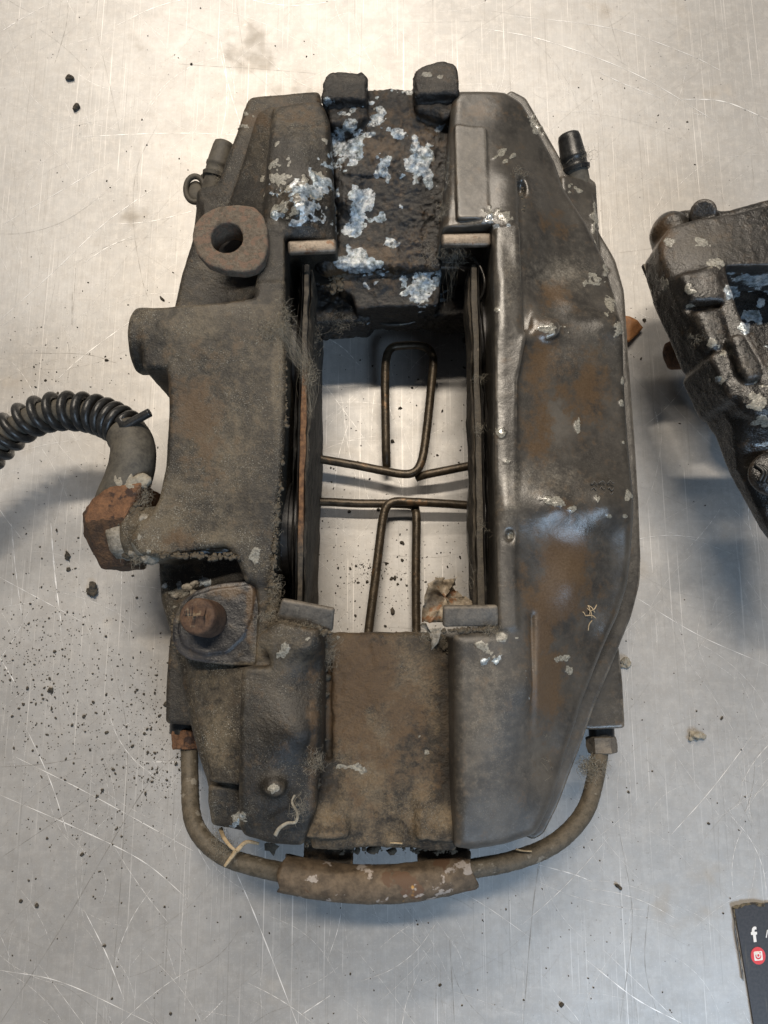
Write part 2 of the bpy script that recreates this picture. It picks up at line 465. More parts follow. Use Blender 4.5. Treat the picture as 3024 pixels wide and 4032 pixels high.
M['shim'] = plain('dark_shim_steel', (.022, .022, .022), (.060, .056, .050), .35, .6, 300, .3, (.12, .11, .09), .63)
M['piston'] = plain('piston_steel', (.016, .016, .017), (.045, .043, .042), .42, .3, 200, .2)
M['lint'] = plain('grey_lint', (.19, .17, .135), (.34, .31, .25), .95, 0, 600, 0)
M['crust'] = plain('pale_crust', (.13, .115, .09), (.34, .31, .26), .8, 0, 700, .9, (.12, .11, .09), .58, .0006)
M['straw'] = plain('dry_straw', (.24, .18, .105), (.45, .35, .22), .7, 0, 500, .3)
M['leaf'] = plain('brown_leaf', (.22, .095, .035), (.36, .17, .065), .6, 0, 300, .4)
M['grit'] = plain('dark_grit', (.022, .019, .015), (.075, .062, .045), .85, 0, 600, .7)
M['scrap'] = plain('peeled_foil', (.15, .12, .09), (.36, .30, .22), .5, .1, 300, .9, (.27, .14, .07), .58)

n = NT('pad_lining')
f = n.noise(1, 6, .7, vec=n.mapping((1100, 110, 260))); g = n.noise(500, 4, .7)
col = n.mix(n.step(f, .36, .66), (.020, .017, .013), (.105, .086, .062)); col = n.mix(n.step(g, .55, .75, 0, .6), col, (.19, .16, .12))
M['lining'] = n.done(col, .72, 0, n.bump(n.math('MULTIPLY_ADD', g, .4, f), 1., .0011))
# sleeve on the pipe: brown grime with pale and ochre paint remains
n = NT('sleeve_paint')
f = n.noise(260, 5, .65); g = n.noise(1200, 3, .7)
col = n.mix(n.step(f, .3, .7), (.070, .050, .032), (.17, .125, .082))
cs = n.noise(120, 4, .6, off=5.3)
col = n.mix(n.step(n.noise(100, 3, .6, off=8.8), .55, .6), col, (.115, .066, .038))
col = n.mix(n.step(cs, .59, .63), col, n.mix(g, (.24, .20, .17), (.50, .45, .41)))
col = n.mix(n.step(n.noise(85, 3, .5, off=9.1), .66, .69), col, (.50, .27, .07))
M['sleeve'] = n.done(col, .7, 0, n.bump(n.math('ADD', f, n.math('MULTIPLY', g, .4)), .5, .0006))

# ------------------------------------------------------------------ the steel bench top
def bench_material():
    n = NT('scratched_steel')
    cloud = n.noise(14, 4, .6); mid = n.noise(70, 5, .65); fin = n.noise(420, 4, .7)
    br = n.noise(1, 5, .65, vec=n.mapping((700, 45, 1), (0, 0, R(-2))))
    br2 = n.noise(1, 4, .65, vec=n.mapping((60, 520, 1), (0, 0, R(14))))
    col = n.mix(n.step(cloud, .3, .7), (.385, .378, .368), (.49, .482, .47))
    col = n.mix(n.step(n.noise(190, 6, .75, off=6.1), .36, .68, 0, .42), col, (.40, .375, .345))
    col = n.mix(n.step(n.noise(210, 5, .7, off=8.3), .42, .70, 0, .34), col, (.60, .58, .55))
    col = n.mix(n.step(br, .5, .75, 0, .2), col, (.31, .295, .275))
    col = n.mix(n.step(br2, .55, .75, 0, .16), col, (.70, .68, .65))
    def scr(sx, sy, rot, lo, hi, amt, c, base, det=2):
        v = n.noise(1, det, .5, vec=n.mapping((sx, sy, 1), (0, 0, R(rot)), (random.random() * 9, random.random() * 9, 0)))
        brk = n.step(n.noise(22 + rot % 7, 2, .5, off=rot * .13 + 1), .45, .6)
        return n.mix(n.math('MULTIPLY', n.step(v, lo, hi, 0, amt), brk), base, c)
    for (rot, am) in ((4, .45), (-7, .4), (24, .35), (-31, .3)):
        col = scr(1100, 4.5, rot, .66, .72, am, (.25, .235, .215), col)
    for (rot, am) in ((12, .5), (-18, .5), (62, .55), (-58, .55), (78, .5), (38, .4), (-41, .5)):
        col = scr(1300, 5, rot, .67, .73, am, (.90, .87, .83), col)  # pale scratches, the groove glint put into their colour
    st = n.step(n.noise(20, 4, .6, off=2.2), .60, .74, 0, .35)
    col = n.mix(st, col, (.36, .29, .20))
    col = n.mix(n.math('MULTIPLY', n.step(n.noise(750, 4, .75, off=1.7), .60, .72, 0, .5), n.step(n.noise(17, 3, .6, off=5.7), .4, .62, .15, 1)), col, (.17, .145, .115))
    col = n.mix(n.step(n.noise(1400, 3, .75, off=4.7), .58, .72, 0, .5), col, (.72, .70, .66))
    rg = n.math('MULTIPLY_ADD', mid, .16, .38)
    rg = n.math('ADD', rg, n.math('MULTIPLY', st, .5), clamp=True)
    h = n.math('ADD', n.math('MULTIPLY', br, .5), n.math('MULTIPLY', fin, .35))
    return n.done(col, rg, .42, n.bump(h, .16, .0004), .5)
M['bench'] = bench_material()
bm = bmesh.new()
bmesh.ops.create_grid(bm, x_segments=40, y_segments=40, size=.62)
for v in bm.verts: v.co.y += .08
for v in bm.verts: v.co.z = -.00001
ext = bmesh.ops.extrude_face_region(bm, geom=bm.faces[:])
for v in [g for g in ext['geom'] if isinstance(g, bmesh.types.BMVert)]: v.co.z -= .004
bench = bm_obj('bench_surface', bm, M['bench'], None, False)
tag(bench, 'scratched steel bench top scattered with grit', 'bench', None, 'structure')

# single scratches cut by tools: slim dark strokes, and pale ones with their glint painted in
M['scr_glint'] = plain('glint_scratch', (.80, .78, .75), (.95, .93, .90), .3, .2, 200, 0)
M['scr_dark'] = plain('dark_scratch', (.22, .21, .195), (.32, .305, .285), .5, .4, 200, 0)
def scratches(name, mat, items, z):
    V = []; F = []
    for pts, w in items:
        P = catmull([U(u, v, z) for u, v in pts], 10)
        n = len(P); base = len(V); ph = random.random() * 50
        for i, p in enumerate(P):
            d = (P[min(i + 1, n - 1)] - P[max(i - 1, 0)]).normalized(); nn = Vector((-d.y, d.x, 0))
            k = math.sin(math.pi * (i + .3) / n) ** .5 * w * (.55 + .45 * math.sin(i * 1.7 + ph))
            V += [p + nn * k * .5, p - nn * k * .5]
        for i in range(n - 1):
            F.append((base + 2 * i, base + 2 * i + 1, base + 2 * i + 3, base + 2 * i + 2))
    V = np.array([tuple(v) for v in V]); F = np.array(F)
    o = new_obj(name, mesh_arrays(name, V, F), mat, bench)
    tag(o, None, None, None, 'stuff'); return o
lt = []; dk = []
def arc(c, rad, a0, a1, n=5):
    return [(c[0] + rad * math.cos(R(a0 + (a1 - a0) * i / (n - 1))), c[1] + rad * math.sin(R(a0 + (a1 - a0) * i / (n - 1)))) for i in range(n)]
lt += [([(300, 540), (480, 530), (700, 524), (950, 532)], .0004), ([(0, 890), (250, 745), (430, 640)], .0004), ([(0, 125), (90, 70), (200, 10)], .0003),
       ([(0, 1260), (200, 1080), (400, 890), (520, 800), (600, 745)], .0005), ([(430, 885), (600, 870), (780, 825)], .0004), ([(330, 1035), (430, 970), (520, 930)], .0006),
       ([(230, 1490), (330, 1400), (520, 1260)], .0007), ([(10, 120), (60, 90)], .0004), ([(1900, 110), (2150, 160), (2500, 290), (2830, 485)], .0006),
       ([(2000, 60), (2400, 110), (2700, 210), (2860, 290)], .0005), ([(2680, 390), (2850, 400), (3024, 470)], .0009), ([(2350, 280), (2480, 340), (2600, 385)], .0005),
       ([(200, 2060), (215, 2250), (240, 2450)], .0008), ([(45, 2060), (60, 2230), (85, 2420)], .0004), ([(0, 1690 + 900), (60, 2690)], .0006),
       ([(930, 3435), (1010, 3620), (1170, 4032)], .0006), ([(2310, 3780), (2500, 3930), (2690, 4032)], .0006), ([(2100, 3400), (2250, 3440), (2330, 3470)], .0005),
       ([(0, 3130), (300, 3260), (560, 3390), (740, 3540)], .0005), ([(60, 2980), (360, 3130), (760, 3350)], .0004), ([(0, 3820), (250, 3870), (600, 4032)], .0004),
       ([(330, 3580), (420, 3760), (490, 3940)], .0005), ([(100, 2860), (200, 3080), (270, 3300)], .0004), ([(2640, 3290), (2800, 3110), (2960, 2900)], .0004),
       ([(1180, 4000), (1300, 3920)], .0005), ([(560, 3000), (720, 3000)], .0004), ([(1730, 3470), (1900, 3560), (2100, 3700)], .0003), ([(2500, 2350), (2750, 2500), (3024, 2620)], .0004)]
dk += [([(0, 4030), (250, 3640), (560, 3120), (715, 2950)], .0005), ([(0, 3020), (160, 3010), (320, 2985)], .0005), ([(0, 3380), (180, 3260), (370, 3130)], .0004),
       ([(620, 490), (540, 660), (525, 870), (560, 1100), (595, 1200)], .0004), ([(265, 0), (262, 90), (235, 190), (215, 250)], .0005), ([(440, 2610), (500, 2900), (480, 3400), (440, 3900)], .0004),
       ([(370, 80), (440, 370), (480, 560)], .0003), ([(930, 0), (945, 120), (960, 220)], .0003), ([(1770, 3700), (1790, 4032)], .0006), ([(2150, 3250), (2100, 3560), (2060, 4032)], .0006),
       ([(2440, 3280), (2490, 3620), (2440, 4032)], .0004), ([(2560, 3500), (2540, 3800), (2600, 4032)], .0004), ([(285, 1150), (283, 1280)], .0006), ([(300, 1030), (295, 1110), (286, 1290)], .0003),
       ([(2400, 1000), (2700, 960), (3024, 900)], .0003), ([(60, 1390), (330, 1395), (460, 1430)], .0004), ([(680, 250), (850, 262), (1000, 270), (1250, 290)], .0003), ([(2380, 0), (2450, 250)], .0003), ([(1810, 2180), (1700, 2195), (1500, 2185)], .0002)]
for i in range(1100):
    u = random.uniform(-150, 3150); v = random.uniform(-100, 4100)
    L = random.uniform(60, 520); a = random.choice([random.gauss(90, 9), random.gauss(20, 16), random.gauss(-40, 14), random.gauss(60, 10), random.gauss(150, 16)])
    if v > 2500: a = random.choice([random.gauss(35, 14), random.gauss(62, 8), random.gauss(92, 6), random.gauss(-40, 9)])
    bend = random.uniform(-.12, .12) * L
    p = [(u + L * t * math.cos(R(a)) - bend * math.sin(math.pi * t) * math.sin(R(a)), v + L * t * math.sin(R(a)) + bend * math.sin(math.pi * t) * math.cos(R(a))) for t in (0, .33, .66, 1)]
    (lt if random.random() < .62 else dk).append((p, random.choice([random.uniform(.00006, .00014)] * 7 + [random.uniform(.00014, .00034)])))
scratches('scratches', M['scr_glint'], lt, .00006)
scratches('scratches', M['scr_dark'], dk, .00003)

# ------------------------------------------------------------------ MAIN CALIPER
cal = empty('brake_caliper', tuple(U(1512, 1900, 0)))
tag(cal, 'grimy dark four piston brake caliper lying face up in the middle of the bench', 'brake caliper')
cal.location = (0, 0, 0)
def P2(z, *uv): return [tuple(U(q[0], q[1], q[2] if len(q) > 2 else z)) for q in uv]
def box_of(*pts, pad=.006, z=(-.001, .09)):
    xs = [p[0] for p in pts]; ys = [p[1] for p in pts]
    return (min(xs) - pad, min(ys) - pad, z[0]), (max(xs) + pad, max(ys) + pad, z[1])

# --- left half ---------------------------------------------------------
lo, hi = box_of(U(470, 380, .06), U(1300, 3400, .05), U(600, 3400, .03), U(1330, 380, .08), z=(-.002, .086))
f = Field(lo, hi)
# low body carrying everything
f.prism(P2(.050, (950, 560), (870, 760), (784, 770), (779, 851), (757, 960), (708, 1079), (681, 1198), (700, 1500), (660, 1968), (608, 2230), (616, 2366), (663, 2510), (700, 2640), (760, 2850), (828, 3073), (828, 3250), (1230, 3310), (1240, 2500), (1090, 2450), (1110, 1700), (1110, 1200), (1120, 900), (1290, 860), (1270, 420), (990, 440)),
        .010, [tuple(U(1000, 500, .060)), tuple(U(900, 800, .058)), tuple(U(760, 1100, .050)), tuple(U(900, 1120, .050)), tuple(U(850, 2240, .052)), tuple(U(700, 2300, .047)), tuple(U(720, 2650, .050)), tuple(U(860, 2750, .060)), tuple(U(900, 3040, .062)), tuple(U(1150, 3000, .062)), tuple(U(870, 3180, .052)), tuple(U(1080, 1700, .06))], r=.004, rc=5)
# curved side below the boss: rounder bore bulge
f.cyl(U(800, 1640, .040), U(1060, 1640, .040), .028, r=.005, k=.004)
# top slope of the upper arm
f.prism(P2(.068, (1010, 425, .070), (1090, 412, .070), (1100, 900), (1060, 1000), (900, 1010), (800, 900), (880, 770), (960, 560)), .03,
        [tuple(U(1050, 430, .070)), tuple(U(1050, 800, .072)), tuple(U(820, 880, .058)), tuple(U(950, 620, .062)), tuple(U(930, 800, .064))], r=.003, rc=3)
# raised rib of the upper arm
f.prism(P2(.078, (1077, 412, .073), (1180, 396, .073), (1265, 388, .073), (1296, 440), (1305, 634), (1318, 880), (1318, 918), (1119, 910), (1035, 905), (1029, 797), (1045, 600)), .03,
        [tuple(U(1080, 430, .073)), tuple(U(1260, 410, .073)), tuple(U(1180, 560, .078)), tuple(U(1290, 650, .074)), tuple(U(1180, 800, .079)), tuple(U(1045, 800, .0745)), tuple(U(1200, 905, .074)), tuple(U(1310, 890, .070))], r=.0035, k=.002, rc=3)
# small ear at the very top left
f.prism(P2(.058, (961, 433), (1080, 415), (1060, 560), (955, 550)), .02, .059, r=.0015)
# neck between the window edge and the boss
f.prism(P2(.074, (1035, 860), (1121, 905), (1122, 1000), (1119, 1290), (1010, 1300), (1005, 1120), (1040, 960)), .02, .0745, r=.0015, k=.003)
f.prism(P2(.060, (784, 759), (871, 755), (900, 900), (779, 900)), .0003, .057, r=.003)
# big flat plate
plate = P2(.0755, (548, 1207), (680, 1197), (860, 1186), (1001, 1166), (1018, 1100), (1119, 1100), (1124, 1400), (1126, 1534), (1119, 1715), (1104, 1900), (1090, 2026), (1078, 2150), (1068, 2300), (952, 2290), (930, 2215), (905, 2168), (880, 2145), (720, 2168), (605, 2190), (520, 2170), (500, 2110), (560, 2040), (605, 1968), (638, 1823), (652, 1606), (648, 1440), (548, 1440))
zt = [tuple(U(560, 1300, .0745)), tuple(U(800, 1300, .0750)), tuple(U(1080, 1300, .0752)), tuple(U(700, 1600, .0722)), tuple(U(900, 1650, .0742)), tuple(U(1090, 1650, .0750)), tuple(U(660, 1850, .0715)), tuple(U(900, 2000, .0738)), tuple(U(1070, 2050, .0745)), tuple(U(640, 2130, .0715)), tuple(U(900, 2130, .0738)), tuple(U(1040, 2270, .071))]
f.prism([p for p in plate if p[0] > U(646, 1600, .0755)[0] - .02], .034, zt, r=.003, k=.002, rc=3)
f.cyl(U(541, 1345, .062), U(760, 1345, .062), .0130, r=.0022, k=.002)
f.cyl(U(520, 2110, .057), U(640, 2100, .060), .0105, r=.003, k=.004)   # threaded boss of the hose
# window-side strip that carries on to the lower block
f.prism(P2(.070, (1000, 2230), (1080, 2150), (1068, 2460), (1110, 2480), (1060, 2640), (1000, 2640), (1012, 2400)), .02, .0700, r=.002, k=.004)
# raised lower block
f.prism(P2(.079, (945, 2622), (1056, 2628), (1064, 2470), (1100, 2450), (1265, 2478), (1270, 2560), (1262, 2991), (1240, 3120), (1238, 3200), (1188, 3345, .071), (1060, 3335, .071), (954, 3300, .071), (938, 3260, .072), (932, 3086), (935, 2896)), .03,
        [tuple(U(960, 2660, .077)), tuple(U(1100, 2560, .079)), tuple(U(1220, 2560, .0795)), tuple(U(1255, 2600, .073)), tuple(U(1000, 2900, .0775)), tuple(U(1200, 2900, .0785)), tuple(U(1250, 2950, .072)), tuple(U(1000, 3180, .074)), tuple(U(1180, 3150, .074)), tuple(U(1000, 3300, .068)), tuple(U(1190, 3310, .068))], r=.0028, k=.002, rc=3)
# lower sloping shoulder and ear
f.prism(P2(.066, (690, 2548), (727, 2706), (790, 2928), (828, 3078), (1010, 3090), (1010, 2600), (900, 2550)), .03,
        [tuple(U(720, 2620, .057)), tuple(U(930, 2660, .066)), tuple(U(800, 2900, .064)), tuple(U(930, 2900, .069)), tuple(U(880, 3060, .068))], r=.0022, rc=3)
f.prism(P2(.058, (822, 3086), (1010, 3092), (1010, 3280), (821, 3263), (815, 3175)), .014, [tuple(U(850, 3110, .060)), tuple(U(920, 3240, .056)), tuple(U(850, 3240, .055))], r=.0025)
# pipe port block low at the side
f.prism(P2(.036, (668, 2500), (655, 2700), (651, 2848), (765, 2860), (880, 2860), (900, 2480)), .0003, .037, r=.0025)
# pockets for the clips
f.prism(P2(.079, (1121, 908), (1350, 908), (1350, 1090), (1121, 1090)), .052, .09, r=.0008, k=.0008, cut=True, rc=0)
f.ball(U(1080, 3100, .0772), (.0035, .003, .0022), k=.003)
f.ball(U(1080, 2520, .078), (.006, .004, .002), k=.003)
def paint_left(C):
    C.dust += .22 + .22 * (C.v > 1200) * (C.v < 2250) + .34 * fbm(C.V, 38, 3, 40)
    C.spot('rust', 770, 1620, 90, 120, .55); C.spot('rust', 820, 1800, 70, 90, .35); C.spot('rust', 700, 2120, 90, 50, .4)
    C.spot('dust', 760, 1290, 190, 90, .75); C.spot('dust', 900, 1760, 160, 420, .62); C.spot('dust', 640, 2060, 160, 120, .9)
    C.spot('dust', 860, 2120, 190, 60, .8); C.spot('dust', 860, 2900, 90, 190, .8); C.spot('dust', 1090, 1450, 40, 400, .8); C.spot('dust', 1000, 2560, 100, 60, .8)
    C.spot('pale', 1150, 760, 130, 130, .50); C.spot('pale', 1260, 740, 60, 90, .7); C.spot('pale', 1080, 640, 60, 26, .62, -50); C.spot('pale', 1095, 570, 40, 14, .75, -40)
    C.spot('pale', 1080, 700, 60, 50, .7); C.spot('pale', 1085, 660, 30, 60, .6); C.spot('pale', 1130, 820, 80, 60, .55); C.spot('pale', 1285, 560, 22, 40, .6)
    C.spot('blue', 1210, 810, 110, 110, .72); C.spot('blue', 1265, 720, 60, 90, .62); C.spot('blue', 1180, 870, 110, 40, .5); C.spot('pale', 960, 480, 30, 50, .45); C.spot('rust', 1000, 480, 60, 40, .5)
    C.spot('pale', 1080, 3105, 26, 24, 1.); C.spot('pale', 950, 3215, 30, 30, .8); C.spot('blue', 960, 3240, 60, 40, .35); C.spot('pale', 860, 3180, 50, 40, .35)
    C.spot('pale', 720, 2330, 60, 26, .9, -30); C.spot('blue', 760, 2300, 90, 30, .4, -10); C.spot('pale', 690, 2340, 34, 34, .7)
    C.spot('pale', 1120, 2560, 42, 26, .95, -35); C.spot('pale', 1200, 2520, 40, 14, .8, -30); C.spot('blue', 900, 2170, 200, 24, .3); C.spot('pale', 990, 2190, 60, 50, .55); C.spot('pale', 540, 2170, 90, 60, .5)
    C.spot('rust', 760, 1590, 110, 130, .42); C.spot('rust', 760, 1400, 120, 60, .2); C.spot('rust', 1230, 2900, 20, 300, .35); C.spot('rust', 1200, 450, 160, 60, .25)
    C.spot('gloss', 1190, 800, 120, 130, .8); C.spot('gloss', 900, 1120, 150, 120, .5); C.spot('pit', 1180, 830, 140, 90, .5); C.pit += .04
    C.spot('gloss', 1080, 2850, 120, 300, .45); C.spot('gloss', 1150, 500, 120, 120, .35)
finish('housing', f, M['left'], cal, paint_left, .00016, 1)['label'] = 'dusty inner housing half with flat plate and side boss'

# gritty boss plate with the bolt hole
f = Field(*box_of(U(740, 790, .078), U(1070, 1090, .078), z=(.020, .084)), h=.0007)
f.prism(P2(.079, (757, 935), (766, 880), (800, 840), (860, 812), (930, 805), (1000, 812), (1035, 850), (1050, 900), (1053, 965), (1040, 1025), (1005, 1062), (960, 1070), (890, 1064), (820, 1040), (775, 995)), .0738, .0790, r=.0014, k=.001, rc=3)
q = U(896, 930, .079); f.cyl((q.x, q.y + .001, .0655), (q.x, q.y, .0765), .0088, r=.001)
f.cyl((U(893, 935, .079).x, U(893, 935, .079).y, .030), (U(893, 935, .079).x, U(893, 935, .079).y, .085), .0064, r=.0001, k=.0006, cut=True)
finish('mounting_boss', f, M['bossmetal'], cal, None, .00022, 4)['label'] = 'gritty boss with open round bolt hole'

bm = bmesh.new(); bmesh.ops.create_uvsphere(bm, u_segments=32, v_segments=16, radius=.0042, matrix=Matrix.Translation(U(893, 935, .079) + Vector((-.0012, .0048, -.034))) @ Matrix.Diagonal((1, 1, .55, 1)))
bm_obj('bolt_end', bm, M['rubber'], cal)['label'] = 'grey rounded end deep inside the bolt hole'
# pin plate
f = Field(*box_of(U(650, 2260, .068), U(1080, 2650, .068), z=(.040, .078)), h=.0007)
f.prism(P2(.0682, (1005, 2286), (905, 2290), (829, 2302), (760, 2330), (715, 2370), (680, 2440), (677, 2517), (700, 2570), (742, 2598), (820, 2612), (920, 2620), (1061, 2624), (1070, 2500), (1010, 2330)), .048, .0685, r=.0013, k=.001, rc=3)
f.prism(P2(.0690, (990, 2300), (1002, 2330), (995, 2420), (960, 2510), (895, 2570), (800, 2580), (720, 2545), (700, 2480), (715, 2400), (760, 2345), (840, 2318)), .05, .0691, r=.0005, k=.0005, rc=3)
def paint_pinplate(C):
    C.dust += .05; C.gloss += .55; C.spot('dust', 1040, 2560, 60, 80, .8); C.spot('rust', 985, 2400, 18, 130, .65); C.spot('dust', 700, 2400, 26, 140, .5); C.spot('rust', 900, 2330, 90, 26, .5)
    C.spot('dust', 920, 2615, 200, 14, .7)
M['pinplate'] = casting('dark_pin_plate', (.013, .014, .018), (.040, .037, .037), (.20, .17, .12), .60, .5, .4)
finish('pin_plate', f, M['pinplate'], cal, paint_pinplate, .00014, 6)['label'] = 'dark teardrop plate around the pin'
bm = bmesh.new()
b0, b1 = U(832, 2440, .066), U(775, 2426, .0805)
ax = b1 - b0; L = ax.length
lathe(bm, b0, ax, [(0, .0068), (L * .3, .0068), (L * .82, .0066), (L - .0008, .0064), (L - .0002, .0060), (L, .0054), (L, .0045), (L, .003), (L, .0015), (L, .0002)], 48)
roughen(bm, .00004, 400)
bm_obj('guide_pin', bm, M['pinface'], cal)['label'] = 'blunt rusty pin standing up'

# --- right half --------------------------------------------------------
lo, hi = box_of(U(1740, 340, .08), U(2540, 2300, .045), U(1740, 3360, .06), U(2540, 340, .05), z=(-.002, .087))
f = Field(lo, hi)
outl = [(2010, 360), (2070, 392), (2203, 624), (2229, 690), (2300, 690), (2345, 724), (2356, 916), (2422, 1029), (2455, 1148), (2472, 1400), (2494, 1679), (2512, 1968), (2520, 2185), (2516, 2300), (2484, 2424), (2436, 2545), (2342, 2770), (2279, 2950), (2190, 3180), (2140, 3280), (2100, 3305)]
inn = [(2005, 3335), (1864, 3352), (1790, 3340), (1790, 2500), (1975, 2485), (1967, 2390), (1952, 1700), (1950, 1194), (1938, 900), (1745, 895), (1765, 660), (1778, 400), (1800, 366)]
low = [tuple(U(u, v, .046)) for u, v in outl] + [tuple(U(u, v, .078)) for u, v in inn]
f.prism(low, .012, .0475, r=.0016, k=.001, rc=2)
ins = [(1990, 363), (2062, 396), (2190, 625), (2225, 720), (2320, 860), (2395, 1010), (2432, 1150), (2450, 1400), (2468, 1680), (2484, 1965), (2490, 2180), (2484, 2300), (2452, 2420), (2400, 2545), (2306, 2770), (2246, 2950), (2170, 3160), (2122, 3300)]
top = [tuple(U(u, v, .070 if v < 450 or v > 3200 else .064)) for u, v in ins] + [tuple(U(u, v, .071 if (v < 450 or v > 3280) else .0785)) for u, v in inn]
zt = []
for u, v, z in [(1850, 430, .074), (1990, 430, .073), (2060, 470, .070), (1850, 700, .077), (2020, 700, .0775), (1820, 860, .0765), (2020, 880, .0795), (2130, 620, .066), (2180, 760, .065), (2300, 950, .063), (2180, 940, .067), (2010, 1100, .081), (2000, 1300, .0805),
                (2130, 1120, .069), (2250, 1180, .070), (2380, 1180, .064), (2130, 1235, .0735), (2400, 1235, .0690), (2130, 1285, .0755), (2400, 1285, .0712), (2130, 1350, .0742), (2400, 1350, .0695), (2000, 1500, .0785), (2200, 1500, .0735), (2390, 1550, .068), (2000, 1750, .0785), (2200, 1750, .0735), (2400, 1750, .0685),
                (2000, 1900, .079), (2200, 1900, .0765), (2400, 1900, .0725), (2000, 2000, .080), (2200, 2000, .079), (2400, 1990, .0755), (2000, 2120, .0785), (2200, 2110, .0742), (2400, 2110, .0690), (2000, 2300, .078), (2120, 2300, .0735), (2250, 2300, .072), (2400, 2300, .064),
                (2000, 2450, .078), (2150, 2500, .072), (2330, 2500, .061), (2030, 2600, .0775), (2080, 2700, .077), (2140, 2700, .071), (2240, 2700, .063), (1850, 2600, .077), (1850, 2900, .0768), (2060, 2900, .074), (2150, 2950, .066), (1850, 3150, .0760), (2060, 3150, .0715), (1850, 3330, .0715), (2040, 3310, .068), (1800, 2600, .0765), (1795, 2900, .0755), (1800, 3150, .0755)]:
    zt.append(tuple(U(u, v, z)))
f.prism(top, .03, zt, r=.0050, k=.0015, rc=2, draft=.05)
# inner strip, crisp toward the window
f.prism(P2(.080, (1950, 900), (2055, 880), (2070, 1100), (2072, 1330), (2040, 1500), (2030, 2200), (2040, 2470), (1972, 2478), (1967, 2390), (1952, 1700), (1950, 1194)), .03, [tuple(U(2000, 950, .0805)), tuple(U(2000, 1300, .0805)), tuple(U(2000, 1800, .0785)), tuple(U(2000, 2200, .0785)), tuple(U(2000, 2460, .078))], r=.0012, k=.003, rc=1)
# raised pad on the upper strip
f.prism(P2(.079, (1792, 470), (1918, 480), (1928, 860), (1800, 860)), .05, [tuple(U(1860, 500, .0765)), tuple(U(1860, 850, .0792))], r=.0009, k=.001, rc=1)
# grooves
f.prism(P2(.078, (2052, 500), (2074, 500), (2100, 760), (2096, 1290), (2060, 1310), (2050, 760)), .0752, .1, r=.001, k=.005, cut=True, rc=5)
f.ball(U(2056, 735, .0745), (.0018, .0038, .004), k=.0015, cut=True)
f.prism(P2(.077, (2094, 2420), (2104, 2420), (2112, 2950), (2104, 2955)), .0728, .1, r=.0008, k=.004, cut=True, rc=1)
f.prism(P2(.078, (1745, 885), (1936, 885), (1936, 1100), (1745, 1100)), .050, .1, r=.0006, k=.0008, cut=True, rc=0)
f.ball(U(2165, 1290, .0755), (.0040, .0036, .0012), k=.003)
f.ball(U(2008, 2108, .0795), (.0016, .0022, .003), k=.001, cut=True)
